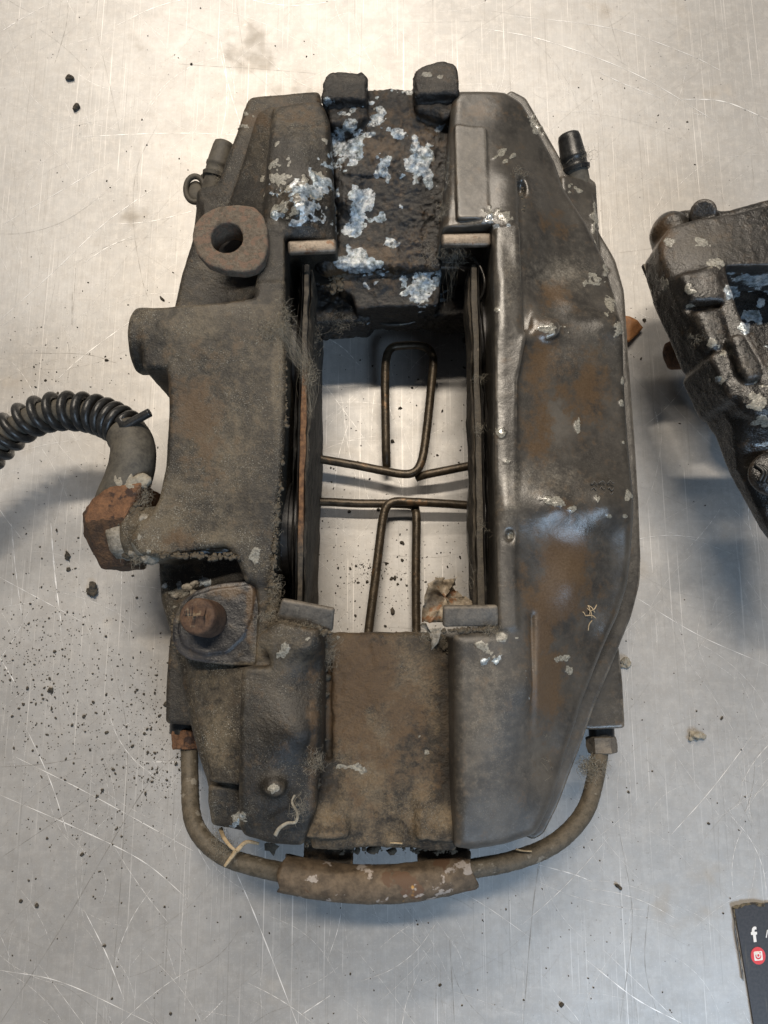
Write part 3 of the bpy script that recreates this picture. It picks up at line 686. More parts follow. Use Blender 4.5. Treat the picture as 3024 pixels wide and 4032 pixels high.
# port block low at the side, bleed base
f.prism(P2(.036, (2330, 2540), (2436, 2540), (2452, 2700), (2462, 2868), (2326, 2874), (2200, 2860)), .0003, .037, r=.002)
f.prism(P2(.050, (2200, 690), (2300, 688), (2345, 724), (2356, 916), (2360, 1000), (2200, 1000)), .0003, [tuple(U(2220, 720, .052)), tuple(U(2330, 730, .048)), tuple(U(2340, 950, .052))], r=.0035)
def paint_right(C):
    C.gloss += .68; C.dust += .03 + .25 * fbm(C.V, 25, 2, 41)
    C.spot('gloss', 2320, 2080, 120, 90, .95); C.spot('gloss', 2380, 2500, 60, 260, 1.1, 20); C.spot('gloss', 2300, 1240, 140, 50, 1.); C.spot('dust', 2000, 1100, 60, 260, .5)
    C.spot('dust', 1850, 650, 90, 260, .45); C.spot('dust', 2200, 1080, 150, 100, .6); C.spot('dust', 2010, 1950, 70, 200, .5); C.spot('dust', 2150, 1900, 190, 110, .5); C.spot('dust', 1900, 2750, 150, 500, .45)
    C.spot('gloss', 1950, 2900, 230, 520, -.8); C.spot('dust', 1850, 3000, 160, 300, .35); C.spot('gloss', 1860, 600, 90, 260, -.35)
    for u, v, a, b, s in [(2130, 1400, 60, 200, .5), (2310, 1530, 80, 130, .55), (2130, 1700, 70, 130, .45), (2220, 2200, 90, 180, .75), (2200, 2350, 120, 120, .7), (2130, 2500, 60, 150, .6), (2160, 2700, 60, 160, .7), (2230, 1540, 60, 60, .4), (1900, 430, 90, 50, .4), (2180, 1160, 60, 60, .5), (2290, 1400, 50, 40, .3), (2190, 2100, 40, 60, .5), (2180, 850, 40, 40, .3)]:
        C.spot('rust', u, v, a, b, s)
    for u, v, a, b, s, r in [(2168, 1292, 46, 42, .75, 0), (2275, 1680, 16, 42, 1.0, 5), (2190, 1975, 70, 22, .8, 15), (2250, 2000, 40, 14, .6, 0), (1975, 600, 50, 14, .8, -35), (2010, 620, 44, 12, .8, -40), (1930, 830, 60, 34, .75, 0), (1985, 850, 50, 30, .7, 0),
                             (2340, 1100, 30, 30, .8, 0), (2400, 1200, 22, 40, .8, 0), (2430, 1290, 20, 34, .9, 0), (2380, 1060, 20, 40, .7, 0), (2110, 500, 26, 40, .75, -30), (2140, 480, 12, 60, .7, -30), (2240, 2640, 22, 20, .9, 0), (2215, 2590, 46, 14, .7, -10), (2260, 740, 40, 40, .45, 0), (2340, 860, 18, 80, .75, 0), (2010, 2110, 24, 36, .7, 0),
                             (2475, 1950, 16, 24, .9, 0), (2460, 2030, 14, 14, .9, 0), (2396, 2032, 12, 10, .9, 0), (2350, 1940, 70, 40, .40, 0), (1970, 1700, 26, 30, .7, 0), (1990, 1820, 30, 20, .6, 0), (1960, 1220, 20, 18, .7, 0), (2445, 1585, 8, 14, .9, 0), (2450, 1500, 7, 12, .9, 0), (2455, 1740, 8, 20, .9, 0), (2480, 2350, 12, 60, .5, 20), (1980, 2520, 60, 60, .6, 0), (1905, 2560, 60, 60, .45, 0)]:
        C.spot('pale', u, v, a, b, s, r)
    C.spot('blue', 1975, 880, 60, 30, .4); C.spot('blue', 1900, 2600, 60, 40, .4); C.spot('blue', 2070, 2650, 20, 90, .3); C.spot('pit', 1960, 860, 70, 40, .4)
    # flake line where old paint lifted, above the round lobe
    C.spot('rust', 2180, 890, 70, 40, .35, 20)
finish('housing', f, M['right'], cal, paint_right, .00008, 2)['label'] = 'smooth worn outer housing half with brown stains'

# --- upper bridge ------------------------------------------------------
f = Field(*box_of(U(1225, 240, .07), U(1920, 1320, .03), U(1225, 1320, .03), U(1920, 240, .07), z=(.012, .083)), h=.0008)
f.prism(P2(.066, (1270, 385), (1440, 366), (1630, 368), (1800, 366), (1800, 640), (1745, 900), (1745, 1000), (1320, 1000), (1325, 640)), .03,
        [tuple(U(1300, 420, .066)), tuple(U(1520, 390, .069)), tuple(U(1740, 420, .066)), tuple(U(1400, 640, .062)), tuple(U(1550, 640, .065)), tuple(U(1700, 640, .063)), tuple(U(1400, 950, .056)), tuple(U(1650, 950, .056))], r=.003, rc=3)
f.prism(P2(.050, (1320, 900), (1745, 900), (1735, 1100), (1728, 1190), (1400, 1196), (1385, 1150), (1330, 1120)), .022,
        [tuple(U(1400, 900, .056)), tuple(U(1650, 900, .056)), tuple(U(1400, 1150, .047)), tuple(U(1650, 1150, .048))], r=.0015, rc=2)
f.prism(P2(.036, (1225, 1000), (1920, 1000), (1920, 1238), (1735, 1252), (1690, 1240), (1640, 1222), (1560, 1220), (1520, 1228), (1480, 1240), (1440, 1268), (1225, 1280)), .018, .037, r=.0025, rc=2)
for L_, z_ in ((P2(.074, (1268, 345), (1285, 300), (1330, 286), (1430, 292), (1447, 320), (1446, 400), (1270, 400)), .0755), (P2(.074, (1630, 300), (1650, 282), (1740, 252), (1790, 262), (1806, 290), (1808, 380), (1632, 390)), .0765)):
    f.prism(L_, .036, z_, r=.0022, k=.002, rc=3)
f.prism(P2(.073, (1262, 360), (1440, 350), (1445, 440), (1390, 490), (1300, 470)), .04, .0715, r=.003, rc=2)
f.prism(P2(.073, (1632, 340), (1808, 320), (1810, 420), (1760, 450), (1640, 420)), .04, .0715, r=.003, rc=2)
f.ball(U(1300, 1040, .050), (.0065, .0055, .006), k=.003)
f.ball(U(1720, 440, .068), (.0035, .003, .003), k=.002)
f.ball(U(1460, 560, .064), (.006, .010, .0025), k=.004)
f.ball(U(1370, 700, .061), (.005, .014, .003), k=.005)
def paint_bridge(C):
    C.gloss += .40; C.pit += .8 + .5 * fbm(C.V, 60, 2, 3); C.spot('pit', 1370, 320, 90, 60, -.6); C.spot('pit', 1720, 320, 100, 80, -.6); C.pit = np.clip(C.pit, 0, 1.2)
    C.spot('gloss', 1500, 440, 300, 80, -.3); C.spot('dust', 1370, 310, 90, 30, .6); C.spot('dust', 1730, 290, 80, 50, .8); C.spot('dust', 1700, 350, 80, 30, .55)
    C.spot('rust', 1330, 1100, 60, 90, .5); C.spot('rust', 1560, 1000, 200, 120, .35); C.spot('rust', 1560, 560, 200, 160, .3)
    for u, v, a, b, s in [(1370, 600, 52, 60, .85), (1390, 500, 36, 50, .75), (1350, 560, 30, 50, .7), (1480, 450, 44, 56, .75), (1570, 530, 20, 50, .7), (1650, 640, 34, 46, .9), (1690, 610, 20, 26, .8), (1420, 800, 44, 40, .85), (1420, 860, 60, 22, .85), (1390, 910, 24, 36, .75), (1370, 960, 16, 50, .75), (1420, 1020, 60, 44, .8),
                           (1500, 670, 26, 24, .7), (1690, 730, 14, 50, .7), (1510, 850, 16, 16, .8), (1540, 965, 40, 24, .75), (1610, 930, 14, 36, .65), (1445, 1090, 20, 44, .65), (1655, 1140, 42, 34, 1.0), (1576, 820, 10, 14, .8), (1530, 640, 14, 24, .6), (1400, 770, 60, 14, .6), (1285, 400, 14, 14, .9), (1740, 490, 20, 50, .45), (1300, 1120, 40, 20, .55), (1750, 1090, 20, 24, .6), (1590, 365, 60, 14, .5), (1450, 1270, 6, 6, .9)]:
        C.spot('blue', u, v, a * 1.6, b * 1.5, min(1.1, s * 1.0))
    for u, v, a, b, s in [(1400, 300, 30, 16, .6), (1680, 295, 30, 18, .7), (1740, 300, 40, 14, .5), (1692, 608, 18, 22, .7), (1340, 570, 12, 12, .8), (1480, 420, 24, 20, .5)]:
        C.spot('pale', u, v, a, b, s)
finish('bridge', f, M['black'], cal, paint_bridge, .00028, 12)['label'] = 'oily black corroded bridge with blue-white salt patches'

# --- lower bridge ------------------------------------------------------
f = Field(*box_of(U(1180, 2460, .07), U(1900, 3460, .04), U(1900, 2460, .07), z=(.016, .08)), h=.00085)
f.prism(P2(.062, (1262, 2492), (1690, 2488), (1760, 2500), (1795, 2560), (1800, 3350), (1700, 3348), (1560, 3340), (1400, 3338), (1220, 3345), (1240, 3100), (1255, 2900)), .026,
        [tuple(U(1300, 2520, .061)), tuple(U(1500, 2520, .0625)), tuple(U(1740, 2520, .061)), tuple(U(1300, 2800, .060)), tuple(U(1500, 2800, .062)), tuple(U(1720, 2800, .060)), tuple(U(1300, 3100, .061)), tuple(U(1500, 3100, .0625)), tuple(U(1720, 3100, .061)), tuple(U(1500, 3290, .061)), tuple(U(1300, 3290, .064)), tuple(U(1720, 3290, .064))], r=.003, rc=2)
f.prism(P2(.070, (1205, 3180), (1250, 3130), (1366, 3140), (1370, 3310), (1185, 3312)), .03, [tuple(U(1290, 3150, .0625)), tuple(U(1280, 3280, .068))], r=.003, rc=4, k=.005)
f.prism(P2(.070, (1650, 3140), (1760, 3130), (1820, 3170), (1862, 3190), (1858, 3325), (1640, 3322)), .03, [tuple(U(1740, 3150, .0625)), tuple(U(1740, 3285, .068))], r=.003, rc=4, k=.005)
f.prism(P2(.044, (1198, 3270), (1392, 3270), (1390, 3410), (1380, 3450), (1200, 3450)), .034, .0455, r=.0015, rc=2)
f.prism(P2(.044, (1640, 3270), (1850, 3270), (1848, 3400), (1838, 3440), (1650, 3445)), .034, .0455, r=.0015, rc=2)
f.prism(P2(.066, (1278, 2620), (1300, 2600), (1300, 3000), (1275, 3000)), .057, .09, r=.001, k=.004, cut=True)
def paint_low(C):
    C.dust += .52 + .55 * fbm(C.V, 60, 3, 44); C.pit += .38; C.spot('dust', 1280, 2750, 30, 330, -.9); C.spot('dust', 1765, 2850, 40, 330, -.9); C.dust = np.clip(C.dust, 0, 1.2)  # dust thinned along both sides, painting in the shade of the recess
    C.spot('rust', 1420, 2660, 140, 150, 1.0); C.spot('rust', 1360, 2820, 90, 120, .85); C.spot('rust', 1600, 2780, 90, 160, .5); C.spot('rust', 1480, 2950, 120, 200, .4); C.spot('rust', 1660, 3000, 90, 120, .3); C.spot('rust', 1420, 3150, 60, 60, .4)
    C.spot('dust', 1740, 3220, 90, 70, .9); C.spot('dust', 1280, 3210, 80, 70, .9); C.spot('dust', 1560, 2850, 120, 60, .6); C.spot('dust', 1480, 3050, 60, 60, .6)
    C.spot('pale', 1410, 3028, 34, 18, .95, 20); C.spot('pale', 1340, 3020, 50, 12, .6); C.spot('pale', 1650, 2900, 60, 14, .55); C.spot('pale', 1680, 2960, 16, 16, .9); C.spot('pale', 1450, 2640, 30, 20, .5); C.spot('blue', 1460, 2900, 40, 60, .3); C.spot('blue', 1620, 2640, 30, 20, .35); C.spot('pale', 1310, 2510, 50, 14, .5)
    C.spot('blue', 1620, 2900, 60, 20, .35)
finish('bridge', f, M['brown'], cal, paint_low, .00032, 15)['label'] = 'brown rust-stained lower bridge'

# --- pistons -----------------------------------------------------------
for (u, v, s) in ((1128, 1400, 1), (1128, 2080, 1), (1935, 1330, -1), (1935, 2050, -1)):
    bm = bmesh.new(); p = U(u, v, .052)
    lathe(bm, (p.x - s * .002, p.y, .041), (s, 0, 0), [(0, .0205), (.0035, .0205), (.0038, .0190), (.0050, .0190), (.0054, .0205), (.0075, .0205), (.0085, .0198), (.0087, .015), (.0080, .0005)], 64)
    bm_obj('piston', bm, M['piston'], cal, angle=35)

# --- pads --------------------------------------------------------------
def pad(xa, face, y0, y1, seed, th, zb, matp):
    """xa: outer x of the shim; face: -1 grows left, 1 grows right; the lining faces the window"""
    root = None
    ys = np.linspace(y0, y1, 46)
    def layer(name, x0, th, z0, z1, mat, wob, parent, zarc=.004, cuts=5):
        nx = 4; bm = bmesh.new(); rings = []
        for j, y in enumerate(ys):
            t = (j / 45) * 2 - 1
            zt = z1 - zarc * t * t; zb = z0
            w = [float(fbm(np.array([[y, k * .013, seed]]), 60, 3, seed)[0]) * wob for k in range(3)]
            xs0 = x0 + w[0]; xs1 = x0 + face * th + w[1]
            prof = [(xs0, zb)] + [(xs0, zb + (zt - zb) * k / cuts) for k in range(1, cuts)] + [(xs0, zt + w[2])]
            prof += [(x0 + face * th * .5 + w[0] * .5 + w[1] * .5, zt + w[2] + .0003)]
            prof += [(xs1 + face * wob * float(vnoise(np.array([[y, 3 + k, seed * 1.]]), 220, seed)[0]), zt + w[2] - (zt - zb) * k / cuts) for k in range(0, cuts)] + [(xs1, zb)]
            rings.append([bm.verts.new((a, y, b)) for a, b in prof])
        for a, b in zip(rings, rings[1:]):
            for k in range(len(a)): bm.faces.new((a[k], a[(k + 1) % len(a)], b[(k + 1) % len(a)], b[k]))
        bm.faces.new(rings[0]); bm.faces.new(rings[-1][::-1])
        return bm_obj(name, bm, mat, parent, angle=40)
    root = layer('brake_pad', xa, th, zb, .0668, matp, .0005, cal, .001)
    layer('friction_lining', xa + face * (th + .0001), .0008, zb + .002, .0645, M['lining'], .0011, root, .003)
    layer('shim', xa - face * .0008, .0005, zb, .0680, M['shim'], .0004, root, .002)
    layer('shim', xa - face * .0026, .0005, zb, .0655, M['shim'], .0009, root, .006)
    return root
n = NT('rusted_backing_plate')
f_ = n.noise(420, 5, .7); q = n.t.nodes.new('ShaderNodeSeparateXYZ'); n.t.links.new(n.co, q.inputs[0])
ya, yb = U(1200, 2200, .066).y, U(1200, 1440, .066).y
band = n.math('MULTIPLY', n.step(n.math('MULTIPLY_ADD', f_, .02, q.outputs[1]), ya + .01, ya + .028), n.step(n.math('MULTIPLY_ADD', f_, .02, q.outputs[1]), yb + .014, yb + .004))
M['plate'] = n.done(n.mix(band, n.mix(n.step(f_, .35, .65), (.030, .025, .020), (.085, .070, .052)), n.mix(n.step(f_, .35, .68), (.085, .040, .018), (.22, .112, .050))), .75, 0, n.bump(f_, .7, .0006))
M['plate_dark'] = plain('dark_split_plate', (.030, .026, .021), (.085, .072, .054), .65, .1, 420, .8, (.16, .13, .10), .62)
pl = pad(U(1184, 1700, .066).x, 1, U(1200, 2400, .066).y, U(1200, 1040, .066).y, 5, .0019, .002, M['plate'])
pl['label'] = 'brake pad with orange rusted plate edge'
pr = pad(U(1892, 1700, .066).x, -1, U(1890, 2400, .066).y, U(1890, 1040, .066).y, 9, .0022, .045, M['plate_dark'])
pr['label'] = 'brake pad with dark split plate edge'

# --- clips -------------------------------------------------------------
def clip(pts, z0, z1, th, mat, lip=None):
    """bent plate: pts run top-left, top-right, bottom-right, bottom-left in the frame"""
    bm = bmesh.new()
    q = [U(pts[0][0], pts[0][1], z0), U(pts[1][0], pts[1][1], z0), U(pts[2][0], pts[2][1], z1), U(pts[3][0], pts[3][1], z1)]
    slab(bm, q[::-1], th, min(.0011, th * .42), 3)
    roughen(bm, .00012, 500)
    return bm_obj('pad_clip', bm, mat, cal, angle=50)
clip([(1131, 946), (1322, 938), (1325, 990), (1134, 998)], .0765, .0758, .0032, M['clip'])
clip([(1737, 918), (1934, 914), (1934, 966), (1740, 966)], .0765, .0758, .0032, M['clip'])
clip([(1108, 2364), (1316, 2402), (1308, 2490), (1086, 2444)], .0805, .0745, .0022, M['clipdark'])
clip([(1744, 2390), (1962, 2388), (1966, 2468), (1744, 2473)], .0800, .0765, .0026, M['clipdark'])

# --- spring wires ------------------------------------------------------
def wire(pts, r, n=8, mat='wire', name='spring_wire', seg=14):
    bm = bmesh.new()
    tube(bm, catmull([U(*p) for p in pts], n), r, seg)
    return bm_obj(name, bm, M[mat], cal)
w = .0020
# upper loop: comes in from the left pad, turns up round the loop and back
z = .012
wire([(1180, 1800, z), (1240, 1805, z), (1285, 1812, z), (1400, 1832, z), (1500, 1852, z), (1580, 1866, z + .0006), (1625, 1862, z + .001), (1652, 1835, z + .001), (1668, 1780, z), (1684, 1660, z), (1700, 1500, z + .001), (1706, 1430, z + .002), (1700, 1395, z + .002), (1680, 1370, z + .002), (1640, 1360, z + .002), (1590, 1361, z + .002), (1550, 1366, z + .002), (1530, 1385, z + .002), (1520, 1420, z + .002), (1516, 1500, z + .001), (1518, 1650, z), (1520, 1780, z - .001), (1522, 1838, z - .0042)], w)['label'] = 'wire bent into the tall upper loop'
wire([(1640, 1880, z - .003), (1680, 1868, z - .001), (1760, 1852, z), (1870, 1830, z), (1960, 1815, z)], w)
# lower frame
z = .008
wire([(1190, 1975, z), (1280, 1976, z), (1400, 1982, z), (1490, 1983, z), (1560, 1984, z - .0005), (1625, 1990, z - .001), (1636, 2010, z - .001), (1640, 2050, z), (1638, 2200, z), (1638, 2360, z), (1640, 2560, z)], w)
wire([(1445, 2560, z + .003), (1452, 2480, z + .003), (1475, 2300, z + .003), (1498, 2110, z + .003), (1508, 2040, z + .003), (1522, 1995, z + .003), (1556, 1975, z + .003), (1620, 1976, z + .003), (1750, 1983, z + .002), (1880, 1992, z + .001), (1960, 1996, z + .001)], w)['label'] = 'lower wire bent down towards the lower bridge'
# thin dark spring bowed under the upper bridge
wire([(1430, 1236, .030), (1450, 1252, .030), (1480, 1268, .030), (1530, 1278, .030), (1600, 1274, .030), (1650, 1258, .030), (1690, 1238, .030), (1712, 1222, .030)], .0010, mat='shim')['label'] = 'thin dark spring bowed under the upper bridge'
# bowed spring leaf inside the right gap
wire([(1862, 1010, .066), (1895, 1060, .066), (1908, 1110, .066), (1900, 1160, .064), (1880, 1190, .062)], .0006, mat='shim', seg=8)

# --- bleed screws ------------------------------------------------------
def bleed(base, axis, s, lab):
    bm = bmesh.new()
    lathe(bm, base, axis, [(-.004 * s, .0052 * s), (.0015 * s, .0052 * s), (.0018 * s, .0047 * s), (.009 * s, .0047 * s), (.0095 * s, .0040 * s)], 30)
    roughen(bm, .0001, 600)
    root = bm_obj('bleed_screw', bm, M['rubber'], cal, angle=40); root['label'] = lab
    bm = bmesh.new(); b = Vector(base) + Vector(axis).normalized() * .0088 * s
    lathe(bm, b, axis, [(0, .0056 * s), (.0014 * s, .0058 * s), (.0017 * s, .0053 * s), (.0023 * s, .0050 * s), (.0042 * s, .0050 * s), (.0046 * s, .0053 * s), (.0056 * s, .0053 * s), (.0062 * s, .0050 * s), (.0125 * s, .0044 * s), (.0140 * s, .0040 * s), (.0146 * s, .003 * s), (.0148 * s, .0004)], 36)
    bm_obj('rubber_cap', bm, M['rubber'], root, angle=50)
    return root
bb = U(832, 790, .040)
rb = bleed(bb, U(868, 640, .044) - bb, 1.12, 'dusty bleed screw with ribbed rubber cap')
bm = bmesh.new()   # strap loop hanging off the left cap
c = U(768, 745, .036)
tube(bm, catmull([c + Vector((.0042 * math.cos(a), .0058 * math.sin(a), .001 * math.sin(a))) for a in np.linspace(0, 2 * math.pi, 13)[:-1]], 5, True) , .0013, 10, False)
tube(bm, catmull([c + Vector((.002, .005, 0)), c + Vector((.006, .0065, .002)), c + Vector((.0095, .006, .003))], 6), .0012, 10)
bmesh.ops.create_icosphere(bm, subdivisions=3, radius=.0036, matrix=Matrix.Translation(c + Vector((-.0003, 0, -.0012))) @ Matrix.Diagonal((1, 1.4, .35, 1)))
bm_obj('cap_strap', bm, M['rubber'], rb)
bb = U(2285, 765, .042)
rb = bleed(bb, U(2252, 600, .048) - bb, 1.12, 'glossy bleed screw with black cap')
for ch in rb.children: ch.data.materials[0] = M['black_plastic']

# --- crossover pipe ----------------------------------------------------
bm = bmesh.new()
pp = [(735, 2850, .024), (737, 2900, .024), (745, 2960, .025), (748, 3080, .029), (752, 3181, .034), (768, 3250, .038), (812, 3316, .041), (885, 3371, .043), (980, 3404, .045), (1106, 3434, .047), (1250, 3462, .048), (1400, 3478, .0485), (1574, 3476, .0485), (1720, 3454, .048), (1864, 3420, .047), (2005, 3393, .045), (2146, 3342, .042), (2240, 3275, .039), (2308, 3185, .035), (2340, 3083, .031), (2358, 2985, .027), (2368, 2920, .025), (2372, 2850, .024)]
path = catmull([U(*p) for p in pp], 12)
tube(bm, path, .00345, 20, wob=.025)
pipe = bm_obj('crossover_pipe', bm, M['pipe'], cal); pipe['label'] = 'bent steel pipe joining both halves below the body'
bm = bmesh.new()
sp = catmull([U(*p) for p in [(1112, 3436, .047), (1250, 3464, .0482), (1400, 3480, .0488), (1574, 3478, .0488), (1720, 3456, .048), (1856, 3424, .047)]], 14)
rings = []
for i, p in enumerate(sp):
    t = (sp[min(i + 1, len(sp) - 1)] - sp[max(i - 1, 0)]).normalized(); a = Vector((-t.y, t.x, 0)).normalized(); b = t.cross(a)
    o_ = []
    for k in range(28):
        wv = 2 * math.pi * k / 28; e = .0009 * math.sin(3 * wv + 1) * (1 if i in (0, len(sp) - 1) else 0)
        r_ = .0066 * (1 + .035 * float(vnoise(np.array([[i * .11, k * .25, 1.]]), 3, 2)[0]))
        o_.append(bm.verts.new(p + (a * math.cos(wv) + b * math.sin(wv)) * r_ + t * e))
    rings.append(o_)
inner = []
for i in (0, len(sp) - 1):
    t = (sp[min(i + 1, len(sp) - 1)] - sp[max(i - 1, 0)]).normalized(); p = sp[i]
    inner.append([bm.verts.new(p + (v.co - p) * .60 + t * (.001 if i == 0 else -.001)) for v in rings[i]])
for A_, B_ in zip(rings, rings[1:]):
    for k in range(28): bm.faces.new((A_[k], A_[(k + 1) % 28], B_[(k + 1) % 28], B_[k]))
for A_, B_ in ((rings[0], inner[0]), (rings[-1], inner[1])):
    for k in range(28): bm.faces.new((A_[k], A_[(k + 1) % 28], B_[(k + 1) % 28], B_[k]))
bm_obj('sleeve', bm, M['sleeve'], pipe)['label'] = 'brown sleeve with pale and ochre paint remains'
def hexnut(base, axis, length, rad, mat, parent, name='pipe_nut', rot=0, chips=.0004):
    bm = bmesh.new(); ax = Vector(axis).normalized(); a = ax.cross(Vector((0, 0, 1))).normalized(); b = ax.cross(a)
    rg_ = []
    for t, k in ((0, .90), (.07, 1), (.93, 1), (1, .90)):
        rg_.append([bm.verts.new(Vector(base) + ax * t * length + (a * math.cos(R(60 * i + rot)) + b * math.sin(R(60 * i + rot))) * rad * k) for i in range(6)])
    for A_, B_ in zip(rg_, rg_[1:]):
        for k in range(6): bm.faces.new((A_[k], A_[(k + 1) % 6], B_[(k + 1) % 6], B_[k]))
    bm.faces.new(rg_[0]); bm.faces.new(rg_[-1])
    bmesh.ops.subdivide_edges(bm, edges=bm.edges[:], cuts=5, use_grid_fill=True)
    roughen(bm, chips, 400, 0, 6)
    return bm_obj(name, bm, mat, parent, angle=28)
hexnut(U(737, 2872, .024), (0, -1, .04), .0078, .0062, M['rust'], pipe, rot=20, chips=.0007)['label'] = 'crumbling rusty nut'
hexnut(U(2366, 2898, .025), (.03, -1, .04), .0068, .0062, M['clipdark'], pipe, rot=10)['label'] = 'dark hex nut'
for (u, v) in ((722, 2852), (2366, 2872)):
    bm = bmesh.new(); lathe(bm, U(u, v - 30, .024), (0, -1, 0), [(0, .0052), (.0065, .0052), (.0068, .0046)], 30); roughen(bm, .0002, 600)
    bm_obj('collar', bm, M['black_plastic'], pipe, angle=40)

# --- hose --------------------------------------------------------------
hs = [(478, 2000, .056), (500, 1930, .056), (520, 1850, .056), (532, 1775, .056), (515, 1715, .055), (480, 1680, .054), (422, 1648, .052), (359, 1627, .050), (295, 1619, .048), (232, 1619, .046), (169, 1630, .044), (114, 1652, .042), (63, 1684, .040), (15, 1722, .039), (-40, 1775, .038), (-110, 1850, .036), (-190, 1950, .032), (-330, 2120, .024), (-480, 2250, .014), (-650, 2330, .0095), (-900, 2380, .0093)]
path = catmull([U(*p) for p in hs], 14)
# bare ribbed hose from the fitting round the bend
bm = bmesh.new(); i0 = 14 * 4
tube(bm, path[i0:], .0049, 22)
hose = bm_obj('brake_hose', bm, M['rubber'], cal); hose['label'] = 'black brake hose curving off the left edge in a spiral guard'
bm = bmesh.new()
sl_ = catmull([U(*p) for p in [(462, 2010, .055), (480, 1950, .056), (508, 1880, .057), (524, 1810, .058), (520, 1745, .0565), (492, 1700, .0545)]], 9)
rr_ = [.0094 - .0011 * (i / (len(sl_) - 1)) for i in range(len(sl_))]; rr_[-1] *= .86; rr_[-2] *= .97
tube(bm, sl_, rr_, 34); roughen(bm, .00016, 200)
bm_obj('hose_end', bm, M['rubber'], hose)['label'] = 'dusty swollen rubber end of the hose'
# spiral
lens = [0]
for a_, b_ in zip(path[i0:], path[i0 + 1:]): lens.append(lens[-1] + (b_ - a_).length)
tot = lens[-1]; pts = []; ph = 0; s_ = .001; seg0 = path[i0:]
def at_len(s):
    import bisect
    k = min(max(bisect.bisect(lens, s) - 1, 0), len(lens) - 2); t = (s - lens[k]) / (lens[k + 1] - lens[k] + 1e-9)
    p = seg0[k].lerp(seg0[k + 1], t); d = (seg0[min(k + 3, len(seg0) - 1)] - seg0[max(k - 2, 0)]).normalized(); return p, d
while s_ < tot:
    p, d = at_len(s_); side = d.cross(Vector((0, 0, 1))).normalized(); upv = side.cross(d)
    pts.append(p + (side * math.cos(ph) + upv * math.sin(ph)) * .0067)
    pitch = .0036 if s_ < .010 else .0036 + (.0070 - .0036) * min(1, (s_ - .010) / .020)
    if s_ > .060: pitch = .0070 - (.0070 - .0054) * min(1, (s_ - .060) / .02)
    ph -= 2 * math.pi / 26; s_ += pitch / 26
t0 = pts[0]; tail = [U(590, 1624, .064), U(560, 1640, .0635), U(520, 1662, .063), U(480, 1685, .0625)]
# start the first turn on the upper side so the free end reaches over the hose end
k0 = max(range(26), key=lambda k: pts[k].z)
bm = bmesh.new(); tube(bm, catmull(tail, 6)[:-1] + pts[k0 + 1:], .00175, 12)
bm_obj('spiral_guard', bm, M['black_plastic'], hose)['label'] = 'black plastic spiral with a cut free end'
# big rusty hex
bm = bmesh.new()
top4 = [(359, 1969, .064), (430, 1915, .0655), (557, 1899, .066), (485, 2041, .0675), (333, 2053, .0655)]
low = [(489, 2231, .0575), (397, 2241, .0565), (352, 2130, .0560), (324, 2016, .0570), (330, 2110, .054)]
pts_ = [U(*p) for p in top4 + low]
pts_ += [Vector((p.x + .002, p.y, .038)) for p in pts_[:3]] + [Vector((p.x + .002, p.y + .001, .038)) for p in pts_[5:8]]
vs_ = [bm.verts.new(p) for p in pts_]
bmesh.ops.convex_hull(bm, input=vs_)
bmesh.ops.dissolve_limit(bm, angle_limit=R(6), verts=bm.verts[:], edges=bm.edges[:])
bmesh.ops.bevel(bm, geom=bm.edges[:], offset=.0005, segments=1, affect='EDGES')
bmesh.ops.triangulate(bm, faces=bm.faces[:])
for _ in range(3): bmesh.ops.subdivide_edges(bm, edges=[e for e in bm.edges if e.calc_length() > .0011], cuts=1); bmesh.ops.triangulate(bm, faces=bm.faces[:])
roughen(bm, .00032, 330, 0, 21)
hn = bm_obj('hose_nut', bm, M['rust'], hose, angle=38); hn['label'] = 'large flaking rust-orange nut on the hose end'
me = hn.data; me.materials.append(M['rust_shade'])
vv = np.array([v.co for v in me.vertices]); cu, cv = proj(vv)
for p in me.polygons:
    k = p.vertices[0]
    if cv[k] > 2053 - (cu[k] - 333) * .08 or cu[k] < 336: p.material_index = 1  # lower and left faces: shade put into the colour as a darker rust
bm = bmesh.new(); a_ = U(470, 2120, .056)
lathe(bm, a_, U(560, 2105, .058) - a_, [(0, .0088), (.003, .0092), (.009, .0092)], 40); roughen(bm, .0006, 260, 0, 4)
bm_obj('dirt_crust', bm, M['crust'], cal)['label'] = 'crusted collar between the nut and the housing'

# --- crust lumps grown on the casting ---------------------------------
def lump(name, spots, mat, parent, seed):
    bm = bmesh.new()
    for (u, v, z, ru, rz) in spots:
        r_ = ru * .000098
        bmesh.ops.create_icosphere(bm, subdivisions=4, radius=1, matrix=Matrix.Translation(U(u, v, z)) @ Matrix.Diagonal((r_, r_ * random.uniform(.75, 1.1), rz, 1)))
    P = np.array([v.co for v in bm.verts]); bm.normal_update(); k = fbm(P, 420, 4, seed) * .0009
    for v, q in zip(bm.verts, k): v.co += v.normal * float(q)
    return bm_obj(name, bm, mat, parent)
lump('dirt_crust', [(545, 2165, .062, 40, .004), (590, 2185, .066, 34, .0032), (575, 2050, .0675, 26, .003), (530, 2120, .064, 22, .004)], M['crust'], cal, 31)['label'] = 'pale crust packed beside the rusty nut'
lump('dirt_crust', [(700, 2345, .0585, 20, .0020), (740, 2318, .0592, 22, .0020), (768, 2300, .0595, 16, .0018), (760, 2335, .0595, 14, .0016)], M['crust'], cal, 35)
lump('dirt_crust', [(520, 1915, .0640, 40, .0022), (560, 1895, .0640, 36, .002), (490, 1890, .0640, 40, .0018)], M['lint'], cal, 37)
